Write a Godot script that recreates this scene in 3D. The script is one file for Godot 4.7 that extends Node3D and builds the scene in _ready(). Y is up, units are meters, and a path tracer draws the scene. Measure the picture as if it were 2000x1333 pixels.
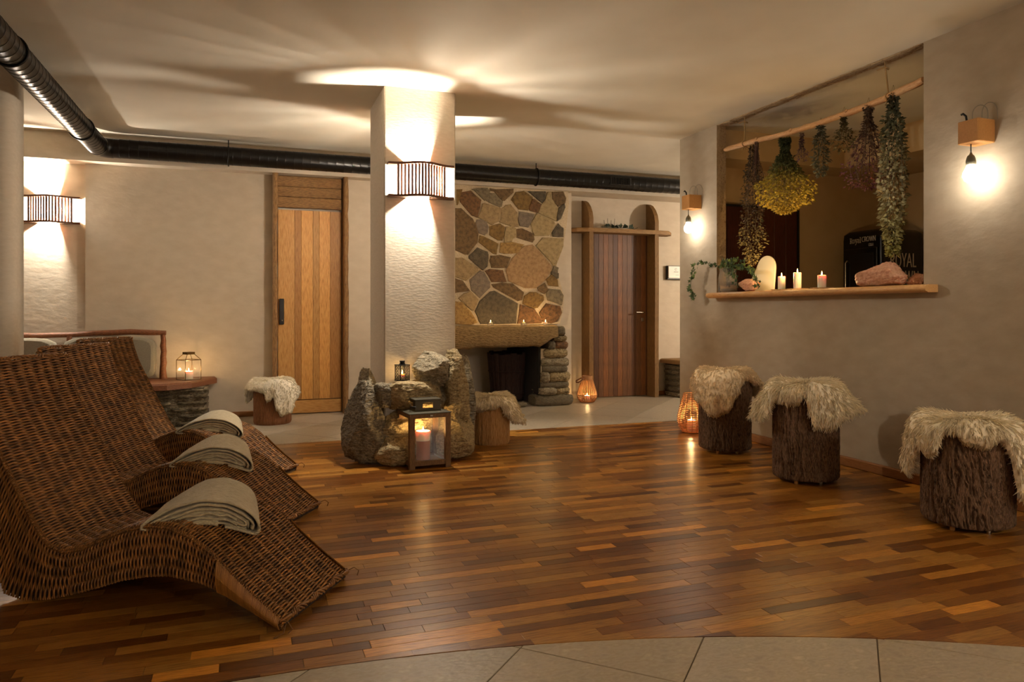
extends Node3D
# A lounge in the evening: loungers, stump stools, a rock group round a column, a stone fireplace and a bar hatch.

const WARM := Color(1.0, 0.965, 0.91)
const FLAME := Color(1.0, 0.82, 0.55)
const E_SLAT := 1.0
const E_BULB := 0.026
const E_CANDLE := 0.014
var rng := RandomNumberGenerator.new()
var taken := {}
var M := {}
var noise_a := FastNoiseLite.new()
var noise_b := FastNoiseLite.new()


class MB:
	# collects triangles (corners given counter-clockwise as seen from outside) and commits them as one mesh
	var v := PackedVector3Array()
	var c := PackedColorArray()
	var ix := PackedInt32Array()
	var col := Color.WHITE

	func vert(p: Vector3) -> int:
		v.append(p)
		c.append(col)
		return v.size() - 1

	func tri(a: int, b: int, d: int) -> void:
		ix.append(a)
		ix.append(d)
		ix.append(b)

	func poly(pts: Array, origin = null) -> void:
		# flat polygon; turned away from origin when one is given
		var n := Vector3.ZERO
		var mid := Vector3.ZERO
		for k in pts.size():
			n += (pts[k] as Vector3).cross(pts[(k + 1) % pts.size()])
			mid += pts[k]
		mid /= pts.size()
		var o := v.size()
		for p in pts:
			vert(p)
		var flip: bool = origin != null and n.dot(mid - origin) < 0.0
		for k in range(1, pts.size() - 1):
			if flip:
				tri(o, o + k + 1, o + k)
			else:
				tri(o, o + k, o + k + 1)

	func outward(from: int) -> void:
		# turns the closed shape that began at that index the right way out
		var s := 0.0
		var o := v[ix[from]]
		for k in range(from, ix.size(), 3):
			s += (v[ix[k]] - o).dot((v[ix[k + 1]] - o).cross(v[ix[k + 2]] - o))
		if s > 0.0:
			for k in range(from, ix.size(), 3):
				var t := ix[k + 1]
				ix[k + 1] = ix[k + 2]
				ix[k + 2] = t

	func grid(rows: Array, wrap := false) -> int:
		# rows of points joined into a smooth sheet
		var from := ix.size()
		var o := v.size()
		var w: int = rows[0].size()
		for r in rows:
			for p in r:
				vert(p)
		for j in rows.size() - 1:
			for i in (w if wrap else w - 1):
				var a := o + j * w + i
				var b := o + j * w + (i + 1) % w
				tri(a, b, b + w)
				tri(a, b + w, a + w)
		return from

	func cap(ring: Array) -> void:
		var o := v.size()
		var mid := Vector3.ZERO
		for p in ring:
			mid += p
		mid /= ring.size()
		vert(mid)
		for p in ring:
			vert(p)
		for k in ring.size():
			tri(o, o + 1 + k, o + 1 + (k + 1) % ring.size())

	func box(p: Vector3, size: Vector3, b := 0.0, basis := Basis()) -> void:
		var h := size / 2
		if b <= 0.0:
			for ax in 3:
				for s in [-1.0, 1.0]:
					var q := []
					for k in [[-1, -1], [1, -1], [1, 1], [-1, 1]]:
						var e := Vector3.ZERO
						e[ax] = s * h[ax]
						e[(ax + 1) % 3] = k[0] * h[(ax + 1) % 3]
						e[(ax + 2) % 3] = k[1] * h[(ax + 2) % 3]
						q.append(p + basis * e)
					poly(q, p)
			return
		var at := func(s: Vector3, ax: int) -> Vector3:
			var e := Vector3(s.x * (h.x - b), s.y * (h.y - b), s.z * (h.z - b))
			e[ax] = s[ax] * h[ax]
			return p + basis * e
		for ax in 3:
			var u := (ax + 1) % 3
			var w := (ax + 2) % 3
			for s in [-1.0, 1.0]:
				var q := []
				for k in [[-1, -1], [1, -1], [1, 1], [-1, 1]]:
					var e := Vector3.ZERO
					e[ax] = s
					e[u] = k[0]
					e[w] = k[1]
					q.append(at.call(e, ax))
				poly(q, p)
				for t in [-1.0, 1.0]:
					var e0 := Vector3.ZERO
					e0[u] = s
					e0[w] = t
					e0[ax] = -1
					var e1 := e0
					e1[ax] = 1
					poly([at.call(e0, u), at.call(e1, u), at.call(e1, w), at.call(e0, w)], p)
		for x in [-1, 1]:
			for y in [-1, 1]:
				for z in [-1, 1]:
					var e := Vector3(x, y, z)
					poly([at.call(e, 0), at.call(e, 1), at.call(e, 2)], p)

	func tube(pts: Array, r, sides := 6, closed := false, squash := 1.0) -> void:
		# r is a radius or an array of radii along the path
		var rows := []
		var n := pts.size()
		var up := Vector3.UP
		var prev := Vector3.ZERO
		for k in n:
			var a: Vector3 = pts[(k - 1 + n) % n] if closed else pts[maxi(k - 1, 0)]
			var b: Vector3 = pts[(k + 1) % n] if closed else pts[mini(k + 1, n - 1)]
			var t := (b - a).normalized()
			if k == 0:
				up = Vector3.UP if absf(t.y) < 0.9 else Vector3.RIGHT
				prev = (up - t * up.dot(t)).normalized()
			else:
				prev = (prev - t * prev.dot(t)).normalized()
			var s := t.cross(prev)
			var rr: float = r[k] if r is Array else r
			var row := []
			for j in sides:
				var f := TAU * j / sides
				row.append((pts[k] as Vector3) + (prev * cos(f) * squash + s * sin(f)) * rr)
			rows.append(row)
		if closed:
			rows.append(rows[0])
		var from := grid(rows, true)
		if not closed:
			var back: Array = rows[0].duplicate()
			back.reverse()
			cap(back)
			cap(rows[n - 1])
		outward(from)

	func lathe(prof: Array, seg := 24, at := Vector3.ZERO, wobble := 0.0, seed := 0.0) -> void:
		# prof: Vector2(radius, height) from bottom to top
		var rows := []
		for q in prof:
			var row := []
			for j in seg:
				var f := TAU * j / seg
				var rr: float = q.x * (1.0 + wobble * sin(3 * f + seed) + wobble * 0.6 * sin(5 * f + 2 * seed))
				row.append(at + Vector3(cos(f) * rr, q.y, -sin(f) * rr))
			rows.append(row)
		var from := grid(rows, true)
		if prof[0].x > 0.0005 and prof[prof.size() - 1].x > 0.0005:
			var back: Array = rows[0].duplicate()
			back.reverse()
			cap(back)
			cap(rows[rows.size() - 1])
		outward(from)

	func prism(poly2: Array, y0: float, y1: float, bevel: float, x := Transform3D()) -> void:
		# outline in the x-z plane raised from y0 to y1 with a chamfered upper edge
		var mid := Vector2.ZERO
		for p in poly2:
			mid += p
		mid /= poly2.size()
		var low := []
		var shoulder := []
		var top := []
		for p in poly2:
			var d: Vector2 = p - mid
			var q: Vector2 = p - d.normalized() * minf(bevel * 1.3, d.length() * 0.4)
			low.append(x * Vector3(p.x, y0, p.y))
			shoulder.append(x * Vector3(p.x, y1 - bevel, p.y))
			top.append(x * Vector3(q.x, y1, q.y))
		var o := x * Vector3(mid.x, (y0 + y1) / 2, mid.y)
		var n := poly2.size()
		poly(top, o)
		poly(low, o)
		for k in n:
			var j := (k + 1) % n
			poly([low[k], low[j], shoulder[j], shoulder[k]], o)
			if bevel > 0.0:
				poly([shoulder[k], shoulder[j], top[j], top[k]], o)

	func mesh() -> ArrayMesh:
		var n := PackedVector3Array()
		n.resize(v.size())
		for k in range(0, ix.size(), 3):
			var a := ix[k]
			var b := ix[k + 1]
			var d := ix[k + 2]
			var f := (v[d] - v[a]).cross(v[b] - v[a])
			n[a] += f
			n[b] += f
			n[d] += f
		for k in n.size():
			n[k] = n[k].normalized()
		var arr := []
		arr.resize(Mesh.ARRAY_MAX)
		arr[Mesh.ARRAY_VERTEX] = v
		arr[Mesh.ARRAY_NORMAL] = n
		arr[Mesh.ARRAY_COLOR] = c
		arr[Mesh.ARRAY_INDEX] = ix
		var m := ArrayMesh.new()
		m.add_surface_from_arrays(Mesh.PRIMITIVE_TRIANGLES, arr)
		return m


# ---------------------------------------------------------------- naming
func numbered(called: String) -> String:
	var k: int = taken.get(called, 0)
	taken[called] = k + 1
	return called if k == 0 else "%s_%03d" % [called, k]


func tag(o: Node3D, label: String, category: String, group := "") -> Node3D:
	o.set_meta("label", label)
	o.set_meta("category", category)
	if group:
		o.set_meta("group", group)
	return o


func thing(called: String, label: String, category: String, at := Vector3.ZERO, turn := 0.0, group := "") -> Node3D:
	var o := Node3D.new()
	o.name = numbered(called)
	add_child(o)
	o.position = at
	o.rotation.y = turn
	return tag(o, label, category, group)


func part(called: String, what, material: Material, parent: Node3D, stuff := false) -> MeshInstance3D:
	var o := MeshInstance3D.new()
	o.name = called
	o.mesh = what.mesh() if what is MB else what
	o.material_override = material
	parent.add_child(o, true)
	if stuff:
		o.set_meta("kind", "stuff")
	return o


func whole(called: String, what, material: Material, label: String, category: String, at := Vector3.ZERO, group := "") -> MeshInstance3D:
	var o := MeshInstance3D.new()
	o.name = numbered(called)
	o.mesh = what.mesh() if what is MB else what
	o.material_override = material
	add_child(o)
	o.position = at
	tag(o, label, category, group)
	return o


func struct(called: String, what, material: Material) -> MeshInstance3D:
	var o := MeshInstance3D.new()
	o.name = called
	o.mesh = what.mesh() if what is MB else what
	o.material_override = material
	add_child(o)
	o.set_meta("kind", "structure")
	return o


func struct_root(called: String, at := Vector3.ZERO) -> Node3D:
	var o := Node3D.new()
	o.name = called
	add_child(o)
	o.position = at
	o.set_meta("kind", "structure")
	return o


func lamp(at: Vector3, energy: float, color: Color, size: float, parent: Node3D, called := "lamp_light") -> void:
	var l := OmniLight3D.new()
	l.name = called
	l.light_color = color
	l.light_energy = energy
	l.light_size = size
	l.omni_range = 14.0
	l.omni_attenuation = 2.0
	l.shadow_enabled = true
	parent.add_child(l, true)
	l.position = at


func rot_y(a: float) -> Basis:
	return Basis(Vector3.UP, a)


# ---------------------------------------------------------------- materials
func tex(freq: float, colors: Array, kind := FastNoiseLite.TYPE_SIMPLEX_SMOOTH, oct := 4, seed := 1, size := 512, offs: Array = []) -> NoiseTexture2D:
	var n := FastNoiseLite.new()
	n.noise_type = kind
	n.frequency = freq
	n.fractal_octaves = oct
	n.seed = seed
	var t := NoiseTexture2D.new()
	t.width = size
	t.height = size
	t.seamless = true
	t.noise = n
	var g := Gradient.new()
	var o := PackedFloat32Array()
	var cs := PackedColorArray()
	for k in colors.size():
		o.append(offs[k] if offs.size() else float(k) / maxi(colors.size() - 1, 1))
		cs.append(colors[k])
	g.offsets = o
	g.colors = cs
	t.color_ramp = g
	return t


func plain(color: Color, rough := 0.8, metal := 0.0) -> StandardMaterial3D:
	var m := StandardMaterial3D.new()
	m.albedo_color = color
	m.roughness = rough
	m.metallic = metal
	return m


func surf(t: Texture2D, scale: Vector3, rough := 0.8, bump: Texture2D = null, cm := 0.0, tint := Color.WHITE, world := false) -> StandardMaterial3D:
	var m := StandardMaterial3D.new()
	m.albedo_texture = t
	m.albedo_color = tint
	m.roughness = rough
	m.uv1_triplanar = true
	m.uv1_world_triplanar = world
	m.uv1_scale = scale
	m.uv1_triplanar_sharpness = 4.0
	if bump:
		m.heightmap_enabled = true
		m.heightmap_texture = bump
		m.heightmap_scale = cm
	return m


func glow(color: Color, strength: float) -> StandardMaterial3D:
	var m := StandardMaterial3D.new()
	m.albedo_color = color
	m.emission_enabled = true
	m.emission = color
	m.emission_energy_multiplier = strength
	return m


func glass(alpha := 0.06) -> StandardMaterial3D:
	var m := StandardMaterial3D.new()
	m.albedo_color = Color(1, 1, 1, alpha)
	m.transparency = BaseMaterial3D.TRANSPARENCY_ALPHA
	m.roughness = 0.02
	return m


func make_materials() -> void:
	var hex := func(s: String) -> Color: return Color.html(s)
	var rough := tex(0.02, [Color.BLACK, Color.WHITE], FastNoiseLite.TYPE_SIMPLEX_SMOOTH, 5, 3)
	var fine := tex(0.06, [Color.BLACK, Color.WHITE], FastNoiseLite.TYPE_SIMPLEX_SMOOTH, 4, 9)
	var grain := tex(0.03, [Color.BLACK, Color.WHITE], FastNoiseLite.TYPE_SIMPLEX_SMOOTH, 5, 5)
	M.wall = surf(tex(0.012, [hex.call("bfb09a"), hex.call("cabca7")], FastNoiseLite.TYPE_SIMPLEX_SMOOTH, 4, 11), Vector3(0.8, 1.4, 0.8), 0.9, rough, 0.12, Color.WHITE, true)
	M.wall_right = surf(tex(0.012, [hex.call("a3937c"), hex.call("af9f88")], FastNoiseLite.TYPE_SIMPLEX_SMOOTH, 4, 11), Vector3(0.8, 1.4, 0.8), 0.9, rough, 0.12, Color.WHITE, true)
	M.column = surf(tex(0.012, [hex.call("bfb09a"), hex.call("cabca7")], FastNoiseLite.TYPE_SIMPLEX_SMOOTH, 4, 11), Vector3(2, 5, 2), 0.85, rough, 0.06, Color.WHITE, true)
	M.ceiling = surf(tex(0.01, [hex.call("cfc5b1"), hex.call("d8cfbc")], FastNoiseLite.TYPE_SIMPLEX_SMOOTH, 3, 21), Vector3.ONE * 0.35, 0.95, rough, 0.12, Color.WHITE, true)
	M.bar_wall = surf(tex(0.012, [hex.call("c2a67a"), hex.call("ccb186")], FastNoiseLite.TYPE_SIMPLEX_SMOOTH, 3, 22), Vector3.ONE * 0.5, 0.9, rough, 0.2, Color.WHITE, true)
	M.reveal = surf(tex(0.03, [hex.call("8d7350"), hex.call("b79f7c"), hex.call("a58a66")], FastNoiseLite.TYPE_SIMPLEX_SMOOTH, 5, 23), Vector3(3, 3, 3), 0.95, rough, 0.6, Color.WHITE, true)
	M.mortar = surf(tex(0.04, [hex.call("b9a485"), hex.call("d0bc9c")], FastNoiseLite.TYPE_SIMPLEX_SMOOTH, 4, 24), Vector3.ONE * 2, 0.95, fine, 0.5, Color.WHITE, true)
	var tile_t := tex(0.014, [hex.call("978b79"), hex.call("ada08c"), hex.call("a2957f"), hex.call("c0b49e")], FastNoiseLite.TYPE_SIMPLEX_SMOOTH, 6, 31, 1024, [0.0, 0.45, 0.62, 1.0])
	M.tile = []
	for k in 3:
		var m := surf(tile_t, Vector3(0.9, 0.9, 1.6), 0.42, fine, 0.12, [Color(1, 1, 1), Color(0.93, 0.92, 0.9), Color(0.97, 0.95, 0.91)][k], true)
		m.uv1_offset = Vector3(0.31 * k, 0.2, 0.47 * k)
		M.tile.append(m)
	M.grout = plain(hex.call("6b5d48"), 0.95)
	# parquet: one grain texture stretched along x, several tones of teak
	var strip_t := tex(0.03, [hex.call("57360f"), hex.call("8e5f24"), hex.call("aa7a38"), hex.call("744a1b")], FastNoiseLite.TYPE_SIMPLEX_SMOOTH, 5, 41, 512)
	M.strip = []
	for tone in ["ffffff", "e9ddcc", "d2c0a9", "f6ecd8", "b39a80", "fff4da", "8f765e", "fff8e4", "c6ad90", "a3886c"]:
		var m := surf(strip_t, Vector3(0.6, 6, 12), 0.3, grain, 0.02, Color.html(tone), true)
		m.uv1_offset = Vector3(0.13 * M.strip.size(), 0.0, 0.37 * M.strip.size())
		m.metallic_specular = 0.36
		m.clearcoat_enabled = true
		m.clearcoat = 0.1
		m.clearcoat_roughness = 0.3
		M.strip.append(m)
	M.strip[5].albedo_color = Color(1.12, 1.08, 0.98)
	M.strip[7].albedo_color = Color(1.28, 1.22, 1.06)
	# woods
	var oak := tex(0.025, [hex.call("90642c"), hex.call("bb8645"), hex.call("ca9a58"), hex.call("a87538")], FastNoiseLite.TYPE_SIMPLEX_SMOOTH, 5, 51)
	M.oak = []
	for k in 4:
		var m := surf(oak, Vector3(7, 0.7, 7), 0.55, grain, 0.05, [Color(1, 1, 1), Color(0.86, 0.82, 0.76), Color(1.08, 1.06, 1.0), Color(0.93, 0.92, 0.88)][k])
		m.uv1_offset = Vector3(0.3 * k, 0.21 * k, 0)
		M.oak.append(m)
	M.oak_flat = surf(oak, Vector3(0.8, 8, 8), 0.55, grain, 0.05)
	var old := tex(0.03, [hex.call("4d3519"), hex.call("7d5a33"), hex.call("9b7547"), hex.call("634526")], FastNoiseLite.TYPE_SIMPLEX_SMOOTH, 5, 52)
	M.old_up = surf(old, Vector3(7, 0.8, 7), 0.8, grain, 0.3)
	M.old_flat = surf(old, Vector3(0.9, 9, 7), 0.8, grain, 0.3)
	M.dark_door = []
	var walnut := tex(0.03, [hex.call("331f10"), hex.call("5f3b1e"), hex.call("7d532e"), hex.call("4b2e16")], FastNoiseLite.TYPE_SIMPLEX_SMOOTH, 5, 53)
	for k in 3:
		var m := surf(walnut, Vector3(22, 0.35, 7), 0.5, grain, 0.06, [Color(1, 1, 1), Color(0.82, 0.78, 0.72), Color(1.15, 1.1, 1.0)][k])
		m.uv1_offset = Vector3(0.37 * k, 0.11, 0)
		M.dark_door.append(m)
	M.red_door = surf(tex(0.03, [hex.call("33150a"), hex.call("4d200f"), hex.call("5a2a15")], FastNoiseLite.TYPE_SIMPLEX_SMOOTH, 4, 54), Vector3(8, 0.6, 8), 0.45)
	M.post = surf(tex(0.03, [hex.call("5a3e1c"), hex.call("7c5a2e"), hex.call("8f6a3a")], FastNoiseLite.TYPE_SIMPLEX_SMOOTH, 5, 55), Vector3(9, 0.9, 9), 0.7, grain, 0.12)
	M.post_flat = surf(tex(0.03, [hex.call("6a4a22"), hex.call("8d6838"), hex.call("a37c48")], FastNoiseLite.TYPE_SIMPLEX_SMOOTH, 5, 55), Vector3(0.9, 9, 9), 0.65, grain, 0.1)
	M.sill = surf(tex(0.03, [hex.call("9a6a35"), hex.call("c4925a"), hex.call("d3a468"), hex.call("b27f45")], FastNoiseLite.TYPE_SIMPLEX_SMOOTH, 5, 56), Vector3(9, 9, 0.9), 0.5, grain, 0.06)
	M.block = surf(tex(0.03, [hex.call("9c6a30"), hex.call("c48d4e"), hex.call("b07b3e")], FastNoiseLite.TYPE_SIMPLEX_SMOOTH, 4, 57), Vector3(18, 2.5, 18), 0.6, grain, 0.05)
	M.branch = surf(tex(0.03, [hex.call("b07a45"), hex.call("dcb080"), hex.call("c99863")], FastNoiseLite.TYPE_SIMPLEX_SMOOTH, 5, 58), Vector3(14, 14, 1.6), 0.6, grain, 0.12)
	M.dark_branch = surf(tex(0.03, [hex.call("4a2814"), hex.call("7b4826"), hex.call("935c34")], FastNoiseLite.TYPE_SIMPLEX_SMOOTH, 4, 59), Vector3(2, 12, 12), 0.55, grain, 0.15)
	M.lantern_wood = surf(tex(0.03, [hex.call("4c341c"), hex.call("6f4f2d"), hex.call("7f5e38")], FastNoiseLite.TYPE_SIMPLEX_SMOOTH, 4, 60), Vector3(12, 1.5, 12), 0.75, grain, 0.1)
	M.slat = surf(tex(0.03, [hex.call("4a2a12"), hex.call("643a1c"), hex.call("704626")], FastNoiseLite.TYPE_SIMPLEX_SMOOTH, 4, 61), Vector3(20, 2, 20), 0.6)
	M.skirting = surf(tex(0.03, [hex.call("7a4a20"), hex.call("9a6530")], FastNoiseLite.TYPE_SIMPLEX_SMOOTH, 4, 62), Vector3(1, 8, 1), 0.5)
	# stumps
	var bark_t := tex(0.035, [hex.call("2e1e11"), hex.call("5a3f28"), hex.call("85664a"), hex.call("432d1b")], FastNoiseLite.TYPE_SIMPLEX_SMOOTH, 5, 71)
	M.bark = surf(bark_t, Vector3(11, 1.3, 11), 0.95, fine, 0.35)
	M.peeled = surf(tex(0.03, [hex.call("4a2a10"), hex.call("a87840"), hex.call("c0915a"), hex.call("7d5428")], FastNoiseLite.TYPE_SIMPLEX_SMOOTH, 5, 72, 512, [0.0, 0.3, 0.7, 1.0]), Vector3(13, 0.9, 13), 0.7, grain, 0.4)
	M.peeled_dark = surf(tex(0.03, [hex.call("2c170a"), hex.call("70421d"), hex.call("8d5a2e"), hex.call("4f2c12")], FastNoiseLite.TYPE_SIMPLEX_SMOOTH, 5, 73, 512, [0.0, 0.3, 0.7, 1.0]), Vector3(13, 0.9, 13), 0.6, grain, 0.3)
	M.fur = plain(Color.WHITE, 0.95)
	M.fur.vertex_color_use_as_albedo = true
	M.fur.backlight_enabled = true
	M.fur.backlight = Color(0.95, 0.95, 0.95)
	M.hide = plain(hex.call("e8dcc2"), 0.95)
	# stone
	M.stone = {}
	var stone_n := {"reddish": ["4a331c", "73512f", "855f38"], "gray": ["5a4e3c", "7c6d52", "8a7a5e"], "brown": ["4a3920", "6d5433", "7e6340"], "tan": ["806a48", "9a815a", "ab9066"], "gold": ["5a431f", "7d6030", "8c6e3b"], "dark": ["40372a", "5b4f3b", "6b5d46"], "pale": ["87744f", "a38c62", "b39c70"], "purple": ["66584a", "7e6e5c", "8d7c68"], "ochre": ["77572d", "a07e46", "b28f57"], "rose": ["8a6a46", "a5835a", "b3926a"]}
	var k := 0
	for key in stone_n:
		var cs: Array = stone_n[key].map(func(s): return Color.html(s))
		M.stone[key] = surf(tex(0.03, cs, FastNoiseLite.TYPE_SIMPLEX_SMOOTH, 5, 80 + k, 256), Vector3.ONE * 2.6, 0.85, fine, 0.7, Color.WHITE, true)
		k += 1
	M.rock = []
	for cs in [["4f4433", "7b6c52", "9b8c6f", "685b45", "c4b79c"], ["5d4c2e", "8a7550", "a8946a", "6f5b38", "bba980"], ["3f3628", "665a45", "84765c", "4f4534", "a99b80"]]:
		M.rock.append(surf(tex(0.02, cs.map(func(s): return Color.html(s)), FastNoiseLite.TYPE_SIMPLEX_SMOOTH, 6, 95 + M.rock.size(), 1024, [0.0, 0.4, 0.62, 0.7, 1.0]), Vector3(1.1, 2.4, 1.1), 0.88, rough, 2.2, Color.WHITE, true))
	M.beam = surf(tex(0.025, [hex.call("55401f"), hex.call("7d6238"), hex.call("8d7145"), hex.call("665029")], FastNoiseLite.TYPE_SIMPLEX_SMOOTH, 6, 99), Vector3(1.5, 5, 3), 0.9, rough, 1.0)
	M.slate = surf(tex(0.025, [hex.call("3d3527"), hex.call("6a5d45"), hex.call("7c6f55")], FastNoiseLite.TYPE_SIMPLEX_SMOOTH, 6, 100), Vector3(2, 9, 2), 0.85, rough, 0.8, Color.WHITE, true)
	M.salt = surf(tex(0.03, [hex.call("b87a5c"), hex.call("d79f7d"), hex.call("e6bb9a")], FastNoiseLite.TYPE_SIMPLEX_SMOOTH, 5, 101, 256), Vector3.ONE * 6, 0.45, fine, 0.5)
	M.salt.subsurf_scatter_enabled = true
	M.salt.subsurf_scatter_strength = 0.3
	# cane, cloth, metal, wax
	M.cane = plain(Color.WHITE, 0.5)
	M.cane.vertex_color_use_as_albedo = true
	M.cane_shell = plain(hex.call("2c170a"), 0.8)
	M.wrap = plain(Color.WHITE, 0.45)
	M.wrap.vertex_color_use_as_albedo = true
	M.blanket = surf(tex(0.02, [hex.call("a39373"), hex.call("b5a583"), hex.call("c2b391")], FastNoiseLite.TYPE_SIMPLEX_SMOOTH, 5, 111), Vector3(3, 6, 6), 0.95, fine, 0.3)
	M.blanket.rim_enabled = true
	M.blanket.rim = 0.5
	M.cushion = surf(tex(0.05, [hex.call("7b7361"), hex.call("8b826e")], FastNoiseLite.TYPE_SIMPLEX_SMOOTH, 4, 112, 256), Vector3.ONE * 6, 0.95, fine, 0.15)
	M.duct = plain(hex.call("0f0c0a"), 0.3, 0.3)
	M.black = plain(hex.call("15120f"), 0.4)
	M.black_metal = plain(hex.call("1c1813"), 0.45, 0.6)
	M.brass = plain(hex.call("5e4522"), 0.4, 0.9)
	M.chrome = plain(hex.call("b8b0a4"), 0.25, 1.0)
	M.zinc = plain(hex.call("6e6a58"), 0.45, 0.6)
	M.cap_metal = plain(hex.call("463f2e"), 0.55, 0.4)
	M.wire = plain(hex.call("8c8474"), 0.5, 0.3)
	M.near_black = plain(hex.call("15110d"), 0.95)
	M.wax = plain(hex.call("efe6cf"), 0.5)
	M.wax.subsurf_scatter_enabled = true
	M.wax.subsurf_scatter_strength = 0.6
	M.red_wax = plain(hex.call("a8623e"), 0.5)
	M.red_wax.subsurf_scatter_enabled = true
	M.red_wax.subsurf_scatter_strength = 0.6
	M.glass = glass(0.012)
	M.flame = glow(Color(1.0, 0.82, 0.5), 9.0)
	M.bulb = glow(Color(1.0, 0.95, 0.87), 4.0)
	M.wicker = plain(hex.call("b07c4a"), 0.6)
	M.wicker_red = plain(hex.call("bd8658"), 0.6)
	M.rope = plain(hex.call("a5885c"), 0.9)
	M.leaf = plain(Color.WHITE, 0.8)
	M.leaf.vertex_color_use_as_albedo = true
	M.leaf.backlight_enabled = true
	M.leaf.backlight = Color(0.3, 0.3, 0.25)
	M.plate = plain(hex.call("d8cfbe"), 0.4)
	M.ink = plain(hex.call("6d665a"), 0.6)
	M.mirror = plain(hex.call("cfc7ae"), 0.5)
	M.letter = plain(hex.call("cfc6bb"), 0.5)
	M.fridge = plain(hex.call("0b0807"), 0.25)
	M.barrel = surf(tex(0.03, [hex.call("1c0f0a"), hex.call("34201a"), hex.call("452c22")], FastNoiseLite.TYPE_SIMPLEX_SMOOTH, 5, 121), Vector3(8, 0.8, 8), 0.85, grain, 0.4)


func _ready() -> void:
	rng.seed = 7
	noise_a.seed = 5
	noise_a.frequency = 1.0
	noise_a.fractal_octaves = 4
	noise_b.seed = 17
	noise_b.frequency = 1.0
	noise_b.fractal_octaves = 2
	# camera: eye at 1 m, verticals kept upright by shifting the lens
	var cam := Camera3D.new()
	cam.name = "camera"
	add_child(cam)
	cam.position = Vector3(0, 1.0, 0)
	cam.rotation.y = -atan2(510.0, 1410.0)
	cam.projection = Camera3D.PROJECTION_FRUSTUM
	cam.near = 0.05
	cam.far = 60.0
	cam.size = 0.05 * 1333.0 / 1410.0
	cam.frustum_offset = Vector2(0, -0.05 * 58.5 / 1410.0)
	cam.current = true
	var we := WorldEnvironment.new()
	we.name = "environment"
	var env := Environment.new()
	env.background_mode = Environment.BG_COLOR
	env.background_color = Color(0.02, 0.015, 0.01)
	env.tonemap_mode = Environment.TONE_MAPPER_LINEAR
	env.tonemap_exposure = 3.15
	env.sdfgi_enabled = true
	env.ssao_enabled = true
	env.ssil_enabled = true
	we.environment = env
	add_child(we)
	make_materials()
	build_shell()
	build_floor()
	build_doors()
	build_duct()
	build_fireplace()
	build_lamps()
	build_hatch()
	build_bar_room()
	build_bench()
	build_loungers()
	build_rocks()
	build_stools()
	build_lanterns()
	build_herbs()


# ---------------------------------------------------------------- the room
func csg(parent: Node3D, at: Vector3, size: Vector3, material: Material, cut := false) -> void:
	var b := CSGBox3D.new()
	b.name = "block"
	b.size = size
	b.position = at
	b.material = material
	b.operation = CSGShape3D.OPERATION_SUBTRACTION if cut else CSGShape3D.OPERATION_UNION
	parent.add_child(b, true)


func span(parent: Node3D, a: Vector3, b: Vector3, material: Material, cut := false) -> void:
	csg(parent, (a + b) / 2, (b - a).abs(), material, cut)


func csg_root(called: String) -> CSGCombiner3D:
	var r := CSGCombiner3D.new()
	r.name = called
	r.set_meta("kind", "structure")
	add_child(r)
	return r


func slab(called: String, a: Vector3, b: Vector3, material: Material) -> MeshInstance3D:
	var m := MB.new()
	m.box((a + b) / 2, (b - a).abs())
	return struct(called, m, material)


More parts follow.
